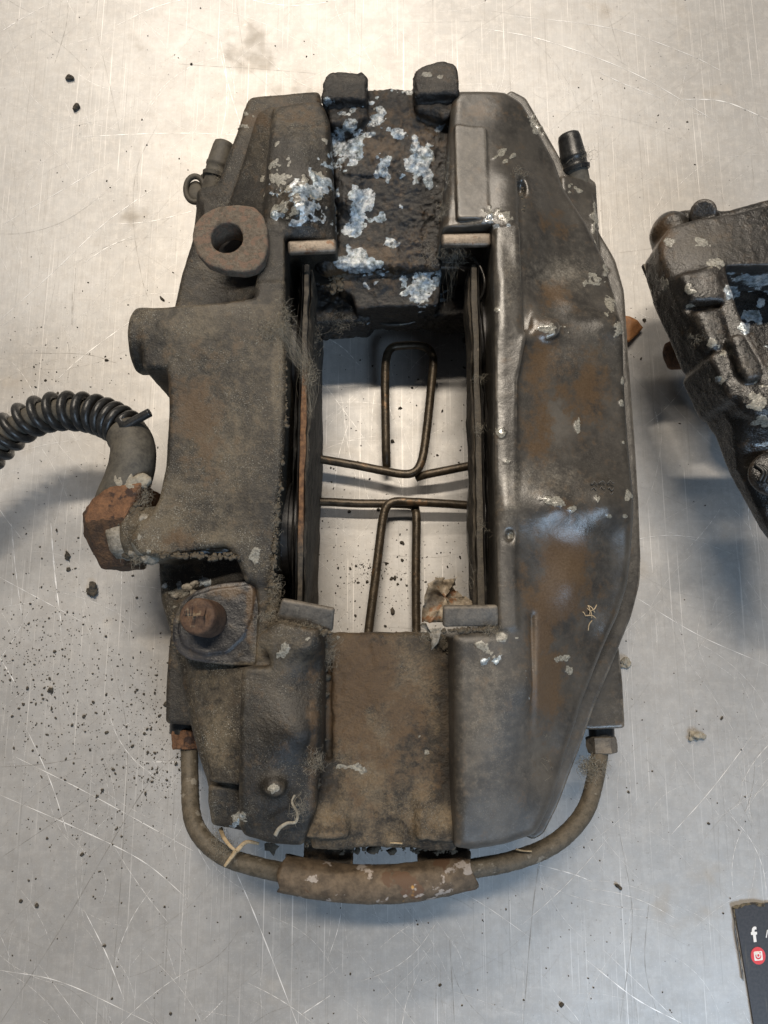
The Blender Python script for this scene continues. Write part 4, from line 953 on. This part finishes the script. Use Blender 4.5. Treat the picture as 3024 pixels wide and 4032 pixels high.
# yellow and white dabs of marking paint
M['yellow'] = plain('yellow_paint', (.50, .50, .05), (.62, .60, .16), .6, 0, 600, .3)
for (u, v, ru, mt, lb) in ((1212, 2515, 13, 'yellow', 'yellow paint dab'), (1190, 2530, 10, 'white_crust', 'white paint dab'), (1228, 2506, 9, 'yellow', 'yellow paint dab'), (1130, 2548, 15, 'white_crust', 'white paint dab'), (1112, 2568, 12, 'white_crust', 'white paint dab')):
    if mt == 'white_crust' and mt not in M: M[mt] = plain('white_crust', (.30, .28, .31), (.66, .64, .68), .55, 0, 900, .7, (.10, .08, .07), .56)
    bm = bmesh.new(); r_ = ru * .000098
    bmesh.ops.create_icosphere(bm, subdivisions=4, radius=1, matrix=Matrix.Translation(U(u, v, .0788)) @ Matrix.Rotation(.6, 4, 'Z') @ Matrix.Diagonal((r_ * 1.5, r_ * .8, .0009, 1)))
    P = np.array([w_.co for w_ in bm.verts]); bm.normal_update(); kk = fbm(P, 600, 3, 5) * .0007
    for w_, q in zip(bm.verts, kk): w_.co += w_.normal * float(q)
    bm_obj('paint_dab', bm, M[mt], cal)['label'] = lb
# dirt packed into corners and along edges
def pack(name, mat, runs):
    bv, bf = (lambda b: (np.array([q.co for q in b.verts]), np.array([[q.index for q in f_.verts] for f_ in b.faces])))(ICO)
    A_ = []; B_ = []; nb_ = 0
    for (p0, p1, cnt, jit, size) in runs:
        for _ in range(cnt):
            t = rng.uniform(); c_ = U(p0[0] + (p1[0] - p0[0]) * t + rng.normal(0, jit), p0[1] + (p1[1] - p0[1]) * t + rng.normal(0, jit), p0[2] + (p1[2] - p0[2]) * t)
            r_ = size * rng.lognormal(0, .45)
            k = bv * (1 + rng.uniform(-.4, .4, (len(bv), 1))) * r_ * np.array([rng.uniform(.7, 1.4), rng.uniform(.7, 1.4), .6])
            A_.append(k + np.array(c_)); B_.append(bf + nb_); nb_ += len(bv)
    tag(new_obj(name, mesh_arrays(name, np.concatenate(A_), np.concatenate(B_)), mat, cal, False), None, None, None, 'stuff')
ICO = bmesh.new(); bmesh.ops.create_icosphere(ICO, subdivisions=1, radius=1)
M['dirt'] = plain('packed_dirt', (.035, .029, .021), (.13, .108, .078), .9, 0, 900, .8)
pack('packed_dirt', M['dirt'], [((1272, 2500, .060), (1290, 2600, .060), 160, 9, .0006), ((1275, 2600, .059), (1262, 3000, .059), 170, 7, .0005), ((1120, 1290, .0735), (1122, 1700, .0735), 150, 4, .0004), ((1110, 1750, .0735), (1070, 2300, .0735), 190, 5, .00045), ((1068, 2320, .070), (1085, 2470, .070), 140, 9, .0006), ((1090, 2455, .0765), (1300, 2492, .0765), 130, 5, .0005),
    ((1745, 2482, .076), (1960, 2476, .076), 90, 4, .00045), ((1700, 2500, .061), (1775, 2560, .061), 110, 9, .0006), ((1782, 2600, .060), (1790, 3100, .060), 90, 4, .0004), ((940, 2640, .0655), (938, 3060, .0655), 80, 4, .0004), ((940, 2195, .0735), (600, 2185, .0715), 130, 5, .0005), ((680, 2420, .066), (690, 2560, .066), 60, 4, .0005), ((740, 2595, .066), (1000, 2622, .066), 90, 4, .0004),
    ((1240, 3010, .066), (1225, 3180, .066), 90, 8, .0006), ((1200, 3320, .060), (1380, 3325, .060), 50, 6, .0005), ((490, 2060, .066), (545, 1990, .066), 70, 10, .0007), ((500, 2150, .062), (560, 2200, .062), 90, 13, .0007), ((1330, 3345, .050), (1800, 3350, .050), 70, 6, .0005), ((1290, 1010, .05), (1330, 1130, .05), 120, 14, .0008), ((1745, 880, .058), (1780, 700, .062), 100, 8, .0006), ((1325, 480, .062), (1325, 860, .056), 160, 9, .0007), ((1640, 425, .066), (1780, 430, .066), 60, 8, .0006), ((2056, 720, .0745), (2056, 900, .0745), 40, 4, .0004)])
ICO.free()
# worn raised casting marks, too eroded to read
bm = bmesh.new()
for k in range(4):
    for q in range(3):
        u0 = 2325 + q * 34; v0 = 1900 + k * 22 + random.uniform(-3, 3); zz = .0758 - (q * .0008)
        tube(bm, catmull([U(u0 + random.uniform(-3, 3) + 8 * m_, v0 + 7 * math.sin(m_ * 2.4 + k + q), zz) for m_ in range(4)], 4), .00024, 6)
tag(bm_obj('cast_marks', bm, M['right'], cal), 'eroded raised casting marks', None, None, 'stuff')

# ------------------------------------------------------------------ SECOND CALIPER
cal2 = empty('brake_caliper')
tag(cal2, 'second black oily caliper cut off by the right edge, salt flakes in its dark window', 'brake caliper')
f = Field(*box_of(U(2520, 760, .07), U(3330, 2300, .06), U(3330, 760, .07), pad=.004, z=(.020, .088)), h=.0009)
edge = [(2578, 1050), (2572, 985), (2610, 930), (2700, 905), (2860, 880), (3060, 820), (3300, 780), (3300, 2300), (3200, 2260), (3045, 2060), (2982, 1945), (2922, 1840), (2852, 1660), (2788, 1510), (2718, 1380), (2636, 1215)]
z2 = [tuple(U(u, v, z)) for u, v, z in [(2570, 1000, .070), (2700, 960, .074), (2900, 950, .074), (2620, 1180, .070), (2750, 1150, .076), (2700, 1360, .069), (2850, 1480, .074), (2820, 1600, .066), (3000, 1620, .078), (2900, 1790, .064), (3020, 1790, .066), (3020, 1950, .062), (3200, 1700, .075), (3250, 900, .07), (3200, 2200, .06)]]
f.prism(P2(.064, *edge), .052, z2, r=.003, rc=3)
f.prism(P2(.058, (2590, 960), (2600, 890), (2640, 856), (2680, 828), (2760, 830), (2860, 832), (3024, 788), (3300, 730), (3300, 1000), (2640, 1020)), .050, .060, r=.004, rc=4)
f.ball(U(2636, 915, .058), (.0075, .0075, .010), k=.003)
f.cyl(U(2770, 850, .045), U(2768, 838, .070), .0052, r=.001, k=.001)
f.prism(P2(.074, (2848, 1058), (3400, 1030), (3400, 1470), (2992, 1462), (2900, 1260), (2862, 1150)), .030, .1, r=.001, k=.002, cut=True, rc=2)
f.prism(P2(.060, (2830, 1040), (3400, 1000), (3400, 1500), (3000, 1490), (2880, 1260)), .036, .046, r=.002, k=.002)
f.prism(P2(.080, (2860, 1340), (2880, 1322), (2920, 1328), (2996, 1470), (2990, 1500), (2930, 1510), (2900, 1470)), .05, .0835, r=.003, k=.002, rc=3)
f.prism(P2(.079, (2800, 1400), (2815, 1380), (2860, 1370), (2920, 1480), (2930, 1580), (2880, 1565)), .05, .0785, r=.003, k=.003, rc=3)
f.prism(P2(.079, (2680, 1066), (2840, 1040), (2850, 1180), (2735, 1180)), .05, .0775, r=.003, k=.004, rc=3)
f.prism(P2(.079, (2740, 1210), (2850, 1195), (2890, 1320), (2860, 1370), (2805, 1372)), .05, .0775, r=.004, k=.002, rc=3)
f.prism(P2(.081, (2900, 1500), (3250, 1480), (3250, 1640), (2990, 1640), (2930, 1600)), .05, .0805, r=.006, k=.004, rc=3)
f.prism(P2(.078, (2700, 1188), (2850, 1180), (2860, 1200), (2700, 1208)), .072, .1, r=.001, k=.002, cut=True)
f.ball(U(3060, 1870, .068), (.011, .009, .004), k=.002)
def paint2(C):
    C.gloss += .75; C.pit += .12; C.spot('dust', 2750, 950, 260, 130, .6); C.spot('dust', 2760, 1280, 120, 130, .45); C.spot('dust', 2950, 1450, 80, 100, .5); C.spot('rust', 2590, 920, 50, 50, .9); C.spot('rust', 2620, 1000, 40, 100, .3)
    C.spot('gloss', 2960, 1800, 200, 160, .5); C.spot('gloss', 2750, 950, 260, 120, -.3); C.spot('gloss', 3010, 1680, 120, 80, .4)
    for u, v, a, b, s in [(2640, 950, 26, 22, 1.0), (2760, 955, 60, 26, .7), (2830, 1030, 50, 26, .75), (2715, 1150, 32, 24, .85), (2730, 1205, 40, 14, .8), (2610, 1110, 30, 34, .7), (2730, 1325, 30, 20, .7), (2820, 1350, 50, 30, .85), (2850, 1395, 26, 24, .8), (2830, 1500, 26, 26, .7), (2980, 1590, 60, 50, .65), (3010, 1660, 50, 40, .7), (2840, 1130, 14, 40, .6), (2970, 1500, 40, 40, .5)]:
        C.spot('pale', u, v, a, b, s)
    for u, v, a, b, s in [(2960, 1110, 70, 34, .95), (2880, 1140, 30, 26, .85), (2950, 1240, 44, 34, .95), (2930, 1290, 36, 30, .95), (3000, 1200, 26, 26, .8), (3024, 1100, 60, 30, .7), (2820, 1160, 24, 26, .6), (2980, 1750, 30, 8, .8), (2830, 1490, 14, 14, .7), (3090, 1300, 60, 60, .9)]:
        C.spot('blue', u, v, a, b, s)
M['second'] = casting('oily_dark_casting', (.011, .010, .009), (.048, .040, .033), (.13, .11, .083), .62, .9, .4, .8)
finish('housing', f, M['second'], cal2, paint2, .00014, 24)
bm = bmesh.new()     # steel edge plate along the slanted side
ed = [U(u, v, .0545) for u, v in [(2532, 1040), (2610, 1222), (2690, 1390), (2762, 1520), (2820, 1665), (2890, 1845), (2950, 1952), (3014, 2074), (3160, 2270)]]
for i, p in enumerate(ed):
    a = p; b = p + Vector((.010, .002, 0)); ring = [bm.verts.new(a), bm.verts.new(b), bm.verts.new(b - Vector((0, 0, .0022))), bm.verts.new(a - Vector((0, 0, .0022)))]
    if i:
        for k in range(4): bm.faces.new((prev[k], prev[(k + 1) % 4], ring[(k + 1) % 4], ring[k]))
    prev = ring
bm_obj('edge_plate', bm, M['clipdark'], cal2, False)
bm = bmesh.new(); lathe(bm, U(2668, 1395, .036), (-.6, -.2, .1), [(-.01, .0066), (.0, .0066), (.003, .0062), (.0042, .004), (.0045, .0004)], 30); roughen(bm, .0003, 300)
bm_obj('bolt_head', bm, M['rust'], cal2)['label'] = 'rusty round bolt head under the slanted edge'
bm = bmesh.new()
for k in range(7):
    bm = bmesh.new(); a = U(2975 + k * 14, 1860 + k * 3, .0705)
    tube(bm, catmull([a + Vector((.000, .0032, 0)), a + Vector((.0022, 0, .0012)), a + Vector((.001, -.0035, 0))], 5), .0007, 8)
    bm_obj('thread_turn', bm, M['black_plastic'], cal2)
# low pipe and legs whose shadow shows under it
bm = bmesh.new(); tube(bm, catmull([U(2870, 1500, .030), U(2850, 1620, .020), U(2870, 1700, .018), U(2960, 1740, .020), U(3100, 1700, .030)], 8), .0030, 12)
bm_obj('pipe', bm, M['pipe'], cal2)
f = Field(*box_of(U(2900, 900, .03), U(3250, 1500, .03), z=(.000, .060)), h=.0014)
f.prism(P2(.03, (2980, 980), (3200, 960), (3200, 1420), (3060, 1420)), .001, .045, r=.003)
finish('housing', f, M['second'], cal2, None, .0003, 28)['label'] = 'dark lower half of the housing resting on the bench'

# ------------------------------------------------------------------ black card with printed symbols
cd = empty('printed_card')
tag(cd, 'black printed card with worn brown corner and white and red symbols, lower right', 'card')
n = NT('card_black'); g = n.noise(900, 3, .6); sc = n.noise(1, 3, .6, vec=n.mapping((500, 40, 1), (0, 0, R(15))))
col = n.mix(n.step(g, .3, .7), (.026, .025, .027), (.045, .042, .045)); col = n.mix(n.step(sc, .62, .75, 0, .5), col, (.10, .09, .07))
M['card'] = n.done(col, .42, 0, n.bump(g, .1, .0002))
M['cardedge'] = plain('frayed_card_edge', (.05, .042, .028), (.17, .135, .085), .9, 0, 900, .6, (.04, .035, .03), .5)
def flat(name, pts, z, th, mat, parent):
    bm = bmesh.new(); slab(bm, [U(u, v, z) for u, v in pts], th, 0); return bm_obj(name, bm, mat, parent, False)
flat('card_sheet', [(2888, 3572), (2960, 3562), (3024, 3556), (3200, 3540), (3300, 4200), (2995, 4200), (2968, 4032), (2950, 3920), (2930, 3800), (2910, 3680), (2896, 3600)], .0011, .0010, M['card'], cd)
bm = bmesh.new()
def strip_edge(bm, pts, w_, z):
    L_ = []
    for i, (u, v) in enumerate(pts):
        for k in range(3):
            if i == len(pts) - 1 and k: break
            t = k / 3; nx = pts[min(i + 1, len(pts) - 1)]
            L_.append((u + (nx[0] - u) * t + random.uniform(-2, 2), v + (nx[1] - v) * t + random.uniform(-2, 2)))
    rr = []
    for (u, v) in L_:
        du, dv = w_; q = random.uniform(.5, 1.15)
        rr.append((bm.verts.new(U(u, v, z)), bm.verts.new(U(u + du * q, v + dv * q, z)), bm.verts.new(U(u, v, z - .0012))))
    for a, b in zip(rr, rr[1:]):
        bm.faces.new((a[0], b[0], b[1], a[1])); bm.faces.new((a[0], a[2], b[2], b[0]))
strip_edge(bm, [(2885, 3576), (2893, 3620), (2897, 3680), (2914, 3760), (2926, 3860)], (5, 0), .00135)
strip_edge(bm, [(2882, 3569), (2930, 3556), (2980, 3552), (3010, 3556)], (3, 15), .00135)
bm_obj('worn_edge', bm, M['cardedge'], cd, False)
M['white'] = plain('white_print', (.80, .80, .80), (.86, .86, .86), .5, 0, 300, 0)
M['red'] = plain('red_print', (.62, .045, .055), (.70, .06, .07), .5, 0, 300, 0)
Zc = .00125
def cpx(x, y): return (2624 + x / 3.5, 3400 + y / 3.5)
flat('letter_print', [cpx(*p) for p in [(1205, 1085), (1193, 985), (1167, 985), (1163, 950), (1176, 945), (1180, 900), (1198, 875), (1222, 868), (1240, 876), (1240, 912), (1222, 908), (1214, 922), (1216, 942), (1248, 942), (1250, 978), (1232, 982), (1244, 1080)]], Zc, .00012, M['white'], cd)['label'] = 'white lowercase f'
flat('slash_print', [cpx(*p) for p in [(1388, 915), (1400, 915), (1384, 1025), (1370, 1020)]], Zc, .00012, M['white'], cd)['label'] = 'thin white slash'
def ell(cx, cy, rx, ry, a0=0, a1=360, n=40, rot=0):
    o_ = []
    for k in range(n):
        w_ = R(a0 + (a1 - a0) * k / n); x_, y_ = rx * math.cos(w_), ry * math.sin(w_)
        o_.append(cpx(cx + x_ * math.cos(R(rot)) - y_ * math.sin(R(rot)), cy + x_ * math.sin(R(rot)) + y_ * math.cos(R(rot))))
    return o_
flat('round_print', ell(1265, 1272, 100, 122, rot=-12), Zc, .00012, M['red'], cd)['label'] = 'red disc with white camera symbol'
def rq(cx, cy, w_, h_, rot):
    o_ = []
    for (sx, sy) in ((1, 1), (-1, 1), (-1, -1), (1, -1)):
        for k in range(5):
            a_ = R({(1, 1): 0, (-1, 1): 90, (-1, -1): 180, (1, -1): 270}[(sx, sy)] + k * 22.5)
            x_ = sx * (w_ - 14) + 14 * math.cos(a_); y_ = sy * (h_ - 14) + 14 * math.sin(a_)
            o_.append(cpx(cx + x_ * math.cos(R(rot)) - y_ * math.sin(R(rot)), cy + x_ * math.sin(R(rot)) + y_ * math.cos(R(rot))))
    return o_
flat('camera_print', rq(1267, 1274, 58, 64, -6), Zc + .00014, .00012, M['white'], cd)
flat('camera_ring', ell(1268, 1276, 40, 46) , Zc + .00028, .00012, M['red'], cd)
flat('camera_top', [cpx(1222, 1232), cpx(1300, 1224), cpx(1304, 1252), cpx(1226, 1258)], Zc + .00042, .00012, M['white'], cd)
flat('camera_glass', ell(1268, 1268, 28, 32), Zc + .00056, .00012, M['white'], cd)
flat('camera_pupil', ell(1269, 1268, 15, 18), Zc + .00070, .00012, M['red'], cd)
flat('camera_dot', ell(1293, 1232, 8, 9), Zc + .00070, .00012, M['red'], cd)

# ------------------------------------------------------------------ leaf, scrap, straws
bm = bmesh.new()
lf = [(2440, 1240), (2480, 1246), (2510, 1262), (2532, 1290), (2510, 1318), (2478, 1345), (2440, 1350)]
c = bm.verts.new(U(2480, 1296, .0035)); rr = [bm.verts.new(U(u, v, .0018 + .002 * random.random())) for u, v in lf]
for a, b in zip(rr, rr[1:]): bm.faces.new((c, a, b))
bm.faces.new((c, rr[-1], rr[0]))
bmesh.ops.subdivide_edges(bm, edges=bm.edges[:], cuts=3, use_grid_fill=True); roughen(bm, .0004, 200)
ret = bmesh.ops.extrude_face_region(bm, geom=bm.faces[:])
for v in [g for g in ret['geom'] if isinstance(g, bmesh.types.BMVert)]: v.co.z -= .0003
tag(bm_obj('dry_leaf', bm, M['leaf']), 'small brown dry leaf tip poking out right of the main caliper', 'leaf')

def flake(name, pts, mat, th=.0004, amp=.0008, seed=1, parent=None):
    bm = bmesh.new(); P_ = [U(*p) for p in pts]; cen = sum(P_, Vector()) / len(P_); c = bm.verts.new(cen)
    rr = [bm.verts.new(p) for p in P_]
    for i in range(len(rr)): bm.faces.new((c, rr[i], rr[(i + 1) % len(rr)]))
    bmesh.ops.subdivide_edges(bm, edges=bm.edges[:], cuts=4, use_grid_fill=True); roughen(bm, amp, 220, 0, seed)
    ret = bmesh.ops.extrude_face_region(bm, geom=bm.faces[:])
    for v in [g for g in ret['geom'] if isinstance(g, bmesh.types.BMVert)]: v.co.z -= th
    return bm_obj(name, bm, mat, parent)
t = flake('foil_scrap', [(1662, 2450, .060), (1672, 2360, .066), (1690, 2300, .070), (1712, 2272, .068), (1740, 2284, .062), (1770, 2280, .066), (1796, 2276, .070), (1800, 2310, .064), (1790, 2330, .058), (1835, 2345, .060), (1862, 2372, .058), (1860, 2400, .060), (1745, 2400, .066), (1742, 2450, .064), (1690, 2452, .066)], M['scrap'], .0004, .0028, 8)
tag(t, 'crumpled peeling foil scrap standing by the lower right pad clip', 'scrap')
t = flake('paper_scrap', [(1648, 2462, .070), (1680, 2455, .0735), (1690, 2478, .072), (1738, 2470, .073), (1736, 2490, .073), (1726, 2530, .0715), (1700, 2560, .070), (1706, 2530, .070), (1690, 2496, .071)], M['crust'], .0004, .0012, 11)
tag(t, 'pale torn scrap on the upper edge of the lower bridge', 'scrap')
def strand(name, pts, r0, r1, mat, label=None, flatn=.4, group=None, cat='straw'):
    bm = bmesh.new(); p = catmull([U(*q) for q in pts], 7); m = len(p)
    tube(bm, p, [r0 + (r1 - r0) * i / (m - 1) for i in range(m)], 8, flat=flatn)
    o = bm_obj(name, bm, mat); 
    if label: tag(o, label, cat, group)
    return o
bm = bmesh.new()
for pts in ([(868, 3262, .046), (880, 3295, .049), (905, 3330, .052), (930, 3352, .052)], [(930, 3352, .052), (970, 3316, .052), (1020, 3322, .052)], [(928, 3350, .052), (915, 3370, .052), (900, 3390, .052), (884, 3412, .0515)]):
    p = catmull([U(*q) for q in pts], 7); tube(bm, p, [.0009 - .0004 * i / len(p) for i in range(len(p))], 8, flat=.5)
tag(bm_obj('twig', bm, M['straw']), 'forked pale twig resting over the pipe at lower left', 'twig')
strand('straw', [(1083, 3290, .076), (1100, 3262, .077), (1130, 3242, .0775), (1165, 3236, .0775), (1170, 3200, .0775), (1150, 3160, .0775), (1160, 3130, .0775)], .0007, .0003, M['lint'], 'grey dry root fibre curling over the lower left block')
bm = bmesh.new()
for k in range(7):
    a = U(2325 + random.uniform(-25, 25), 2425 + random.uniform(-22, 22), .0655); d = random.uniform(0, 6.28); L_ = random.uniform(.003, .0055)
    tube(bm, catmull([a, a + Vector((math.cos(d) * L_ * .5, math.sin(d) * L_ * .5, .0006)), a + Vector((math.cos(d + .3) * L_, math.sin(d + .3) * L_, .0002))], 5), .00020, 6, flat=.4)
tag(bm_obj('straw', bm, M['straw']), 'small tangle of pale straw bits on the smooth right housing', 'straw')
strand('straw', [(1535, 3319, .064), (1565, 3320, .0642), (1584, 3322, .064)], .0003, .0003, M['straw'], 'short yellow straw lying at the edge above the pipe sleeve', .8)
strand('straw', [(2030, 3343, .049), (2060, 3350, .0492), (2094, 3352, .049)], .0003, .0003, M['straw'], 'short yellow straw lying on the pipe at lower right', .8)
bm = bmesh.new()
for k in range(9):
    a = U(2192 + random.uniform(-30, 30), 990 + random.uniform(-5, 5), .01)
tt = flake('leaf_scrap', [(1040, 3325, .020), (1075, 3318, .024), (1100, 3330, .022), (1085, 3350, .018), (1078, 3368, .016), (1060, 3352, .018), (1042, 3350, .018)], M['grit'], .0004, .0006, 14)
tag(tt, 'dark crumpled scrap in the gap between body and pipe', 'scrap')
bm.free()

# ------------------------------------------------------------------ lint and cobwebs
V_ = []; F_ = []
def fibre(p0, p1, r, bend):
    p0 = np.array(p0); p1 = np.array(p1); L_ = np.linalg.norm(p1 - p0); nseg = 5; base = len(V_)
    off = rng.normal(0, bend * L_, (2, 3))
    for i in range(nseg + 1):
        t = i / nseg; p = p0 * (1 - t) + p1 * t + off[0] * math.sin(math.pi * t) + off[1] * math.sin(2 * math.pi * t) * .5
        for k in range(3):
            a = 2.09 * k; V_.append((p[0] + r * math.cos(a), p[1] + r * math.sin(a) * .7, p[2] + r * math.sin(a) * .7))
    for i in range(nseg):
        for k in range(3):
            a = base + 3 * i; F_.append((a + k, a + (k + 1) % 3, a + 3 + (k + 1) % 3, a + 3 + k))
def tuft(u, v, z, ru, rv, n, L_=.005, r=.00004, zr=.0012):
    for _ in range(int(n * .75)):
        a, b = rng.normal(0, .5, 2); p = U(u + a * ru, v + b * rv, z + rng.normal(0, zr * .5)); d = rng.normal(0, 1, 3); d[2] *= .35; d *= L_ * .62 * rng.uniform(.3, 1.2) / np.linalg.norm(d)
        fibre(p, np.array(p) + d, r * rng.uniform(.6, 1.3), .3)
def web(a, b, n, spread, r=.000035):
    for _ in range(n):
        p = U(*a) + Vector(rng.normal(0, spread, 3)) * .6; q = U(*b) + Vector(rng.normal(0, spread, 3)); fibre(p, q, r * rng.uniform(.6, 1.3), .08)
tuft(1090, 1290, .0765, 60, 26, 330); tuft(1060, 1310, .0765, 40, 20, 160); tuft(1120, 1250, .0765, 24, 60, 160)
web((1105, 1290, .077), (1200, 1450, .069), 80, .0012); web((1120, 1280, .077), (1210, 1420, .069), 24, .002); tuft(1215, 1480, .069, 26, 50, 190)
web((1200, 1400, .0695), (1228, 1640, .069), 22, .001); tuft(1230, 1330, .05, 30, 60, 90); tuft(1330, 1270, .04, 50, 40, 130)
tuft(1100, 1500, .076, 14, 300, 150, .003); tuft(1085, 2050, .0755, 16, 200, 160, .003); tuft(1090, 2330, .074, 22, 70, 260, .004); tuft(560, 2200, .066, 50, 22, 220, .004); tuft(570, 1960, .066, 26, 50, 200, .0045)
tuft(880, 800, .079, 60, 20, 50, .003); tuft(860, 690, .050, 26, 50, 30, .006); tuft(1690, 1000, .060, 30, 60, 60, .006); web((1790, 1000, .06), (1770, 1180, .05), 16, .0012); tuft(1785, 1010, .066, 50, 40, 130, .006)
tuft(2050, 680, .0775, 26, 20, 60, .003); tuft(2300, 610, .052, 46, 40, 60, .006); tuft(1760, 700, .078, 14, 90, 50, .004); tuft(1740, 830, .078, 20, 30, 70, .004)
tuft(2330, 3020, .033, 50, 36, 420, .005, .00007); tuft(2330, 3060, .034, 30, 40, 150, .005); tuft(890, 3340, .046, 50, 40, 300, .005); tuft(860, 3300, .046, 26, 30, 120); tuft(1240, 3000, .074, 26, 50, 170, .005); tuft(1180, 3180, .078, 26, 50, 130, .005)
tuft(1290, 2560, .067, 30, 60, 260, .005); tuft(1700, 2500, .069, 50, 20, 120, .005); tuft(1890, 1690, .070, 20, 30, 60, .004); tuft(1900, 1490, .07, 26, 20, 30, .006); tuft(1900, 2080, .07, 20, 26, 30, .005); tuft(1940, 2490, .0785, 40, 22, 110, .004); tuft(2140, 3010, .0665, 40, 60, 30, .007)
tuft(1050, 2430, .076, 60, 14, 200, .0035); tuft(1200, 2470, .078, 70, 12, 200, .003); tuft(2740, 1340, .079, 20, 20, 20, .004); tuft(800, 2520, .0675, 50, 14, 40, .004); tuft(1400, 1250, .037, 40, 30, 60, .004)
tuft(1850, 2260, .066, 20, 60, 14, .009)
lint = new_obj('lint', mesh_arrays('lint', np.array(V_), np.array(F_)), M['lint'])
tag(lint, 'grey lint fluff and cobweb caught on the caliper', 'lint', None, 'stuff')

# ------------------------------------------------------------------ grit on the bench
def blob(c, r, seed, sub=1):
    bm = bmesh.new(); bmesh.ops.create_icosphere(bm, subdivisions=sub, radius=1)
    V = np.array([v.co for v in bm.verts]); F = np.array([[v.index for v in f.verts] for f in bm.faces]); bm.free(); return V, F
bV, bF = blob(0, 0, 0, 1)
GV = []; GF = []; nb = 0
def grain(u, v, s):
    global nb
    r = s * .00011; rg2 = np.random.default_rng(int(u * 13 + v * 7) % 99991)
    k = bV * (1 + rg2.uniform(-.35, .35, (len(bV), 1))) * np.array([rg2.uniform(.7, 1.4), rg2.uniform(.6, 1.1), .5]) * r
    a = rg2.uniform(0, 6.28); k = np.stack([k[:, 0] * math.cos(a) - k[:, 1] * math.sin(a), k[:, 0] * math.sin(a) + k[:, 1] * math.cos(a), k[:, 2]], 1)
    p = U(u, v, 0); GV.append(k + np.array([p.x, p.y, r * .3])); GF.append(bF + nb); nb += len(bV)
for (cu, cv, su, sv, n_) in [(230, 2720, 170, 260, 420), (500, 2960, 140, 180, 260), (150, 2560, 110, 130, 150), (620, 2780, 60, 120, 120), (330, 2250, 160, 200, 130), (200, 1750, 180, 180, 70), (620, 3060, 90, 40, 110), (400, 3100, 260, 200, 130), (1500, 2330, 150, 110, 170), (1480, 2240, 60, 30, 90), (1350, 2100, 90, 200, 60), (1700, 2250, 90, 140, 70), (1650, 1480, 180, 120, 50), (1400, 1620, 120, 200, 40), (1780, 1900, 60, 200, 30), (2600, 2850, 200, 300, 40), (2700, 1500, 140, 200, 40), (600, 1100, 350, 500, 60), (2600, 400, 300, 260, 60), (1500, 3700, 600, 250, 70), (2400, 3500, 300, 300, 50), (500, 3600, 350, 250, 70), (1512, 2016, 900, 1200, 120), (600, 300, 500, 220, 50), (200, 1420, 130, 90, 50)]:
    for _ in range(int(n_ * 1.7)):
        grain(rng.normal(cu, su), rng.normal(cv, sv), min(10, rng.lognormal(.5, .6)))
GV = np.concatenate(GV); GF = np.concatenate(GF)
grit = new_obj('grit', mesh_arrays('grit', GV, GF), M['grit'], None, False)
tag(grit, 'dark grit and crumbs strewn over the bench', 'grit', None, 'stuff')
def clod(u, v, s, label, asp=1., mat='grit'):
    bm = bmesh.new(); r = s * .00011
    bmesh.ops.create_icosphere(bm, subdivisions=4, radius=1, matrix=Matrix.Translation(U(u, v, 0) + Vector((0, 0, r * .4))) @ Matrix.Rotation(random.uniform(0, 3), 4, 'Z') @ Matrix.Diagonal((r * asp, r / asp, r * .55, 1)))
    P = np.array([q.co for q in bm.verts]); bm.normal_update(); k = fbm(P, 700, 3, int(u) % 17) * r * .45
    for q, w_ in zip(bm.verts, k): q.co += q.normal * float(w_)
    tag(bm_obj('dirt_crumb', bm, M[mat]), label, 'crumb', 'loose dirt crumbs on the bench')
clod(277, 311, 18, 'dark oval crumb, upper of the two by the top left corner', 1.3)
clod(303, 426, 17, 'round dark crumb, lower of the two by the top left corner')
clod(368, 2322, 26, 'angular black flake left of the rusty pin', 1.15)
clod(268, 2192, 15, 'brown lens-shaped crumb below the rusty hose nut', 1.5)
clod(202, 2718, 13, 'round black crumb among the densest grit at left')
clod(1832, 1344, 13, 'dark crumb inside the window near its upper right corner', .8)
clod(1583, 2138, 9, 'brown crumb between the two lower wire legs', .8)
clod(1545, 2406, 12, 'greyish crumb low between the two wire legs', .8)
clod(2432, 3489, 11, 'brown crumb on bare steel below the right end of the pipe', .7)
clod(2740, 2895, 24, 'fuzzy grey clump on the steel right of the caliper foot', 1.4, 'lint')
clod(2460, 2610, 22, 'fuzzy grey clump touching the caliper right side', 1., 'lint')
clod(2537, 1262, 9, 'small brown crumb just right of the leaf tip')
clod(640, 1178, 9, 'thin dark crumb above the left boss', .6)
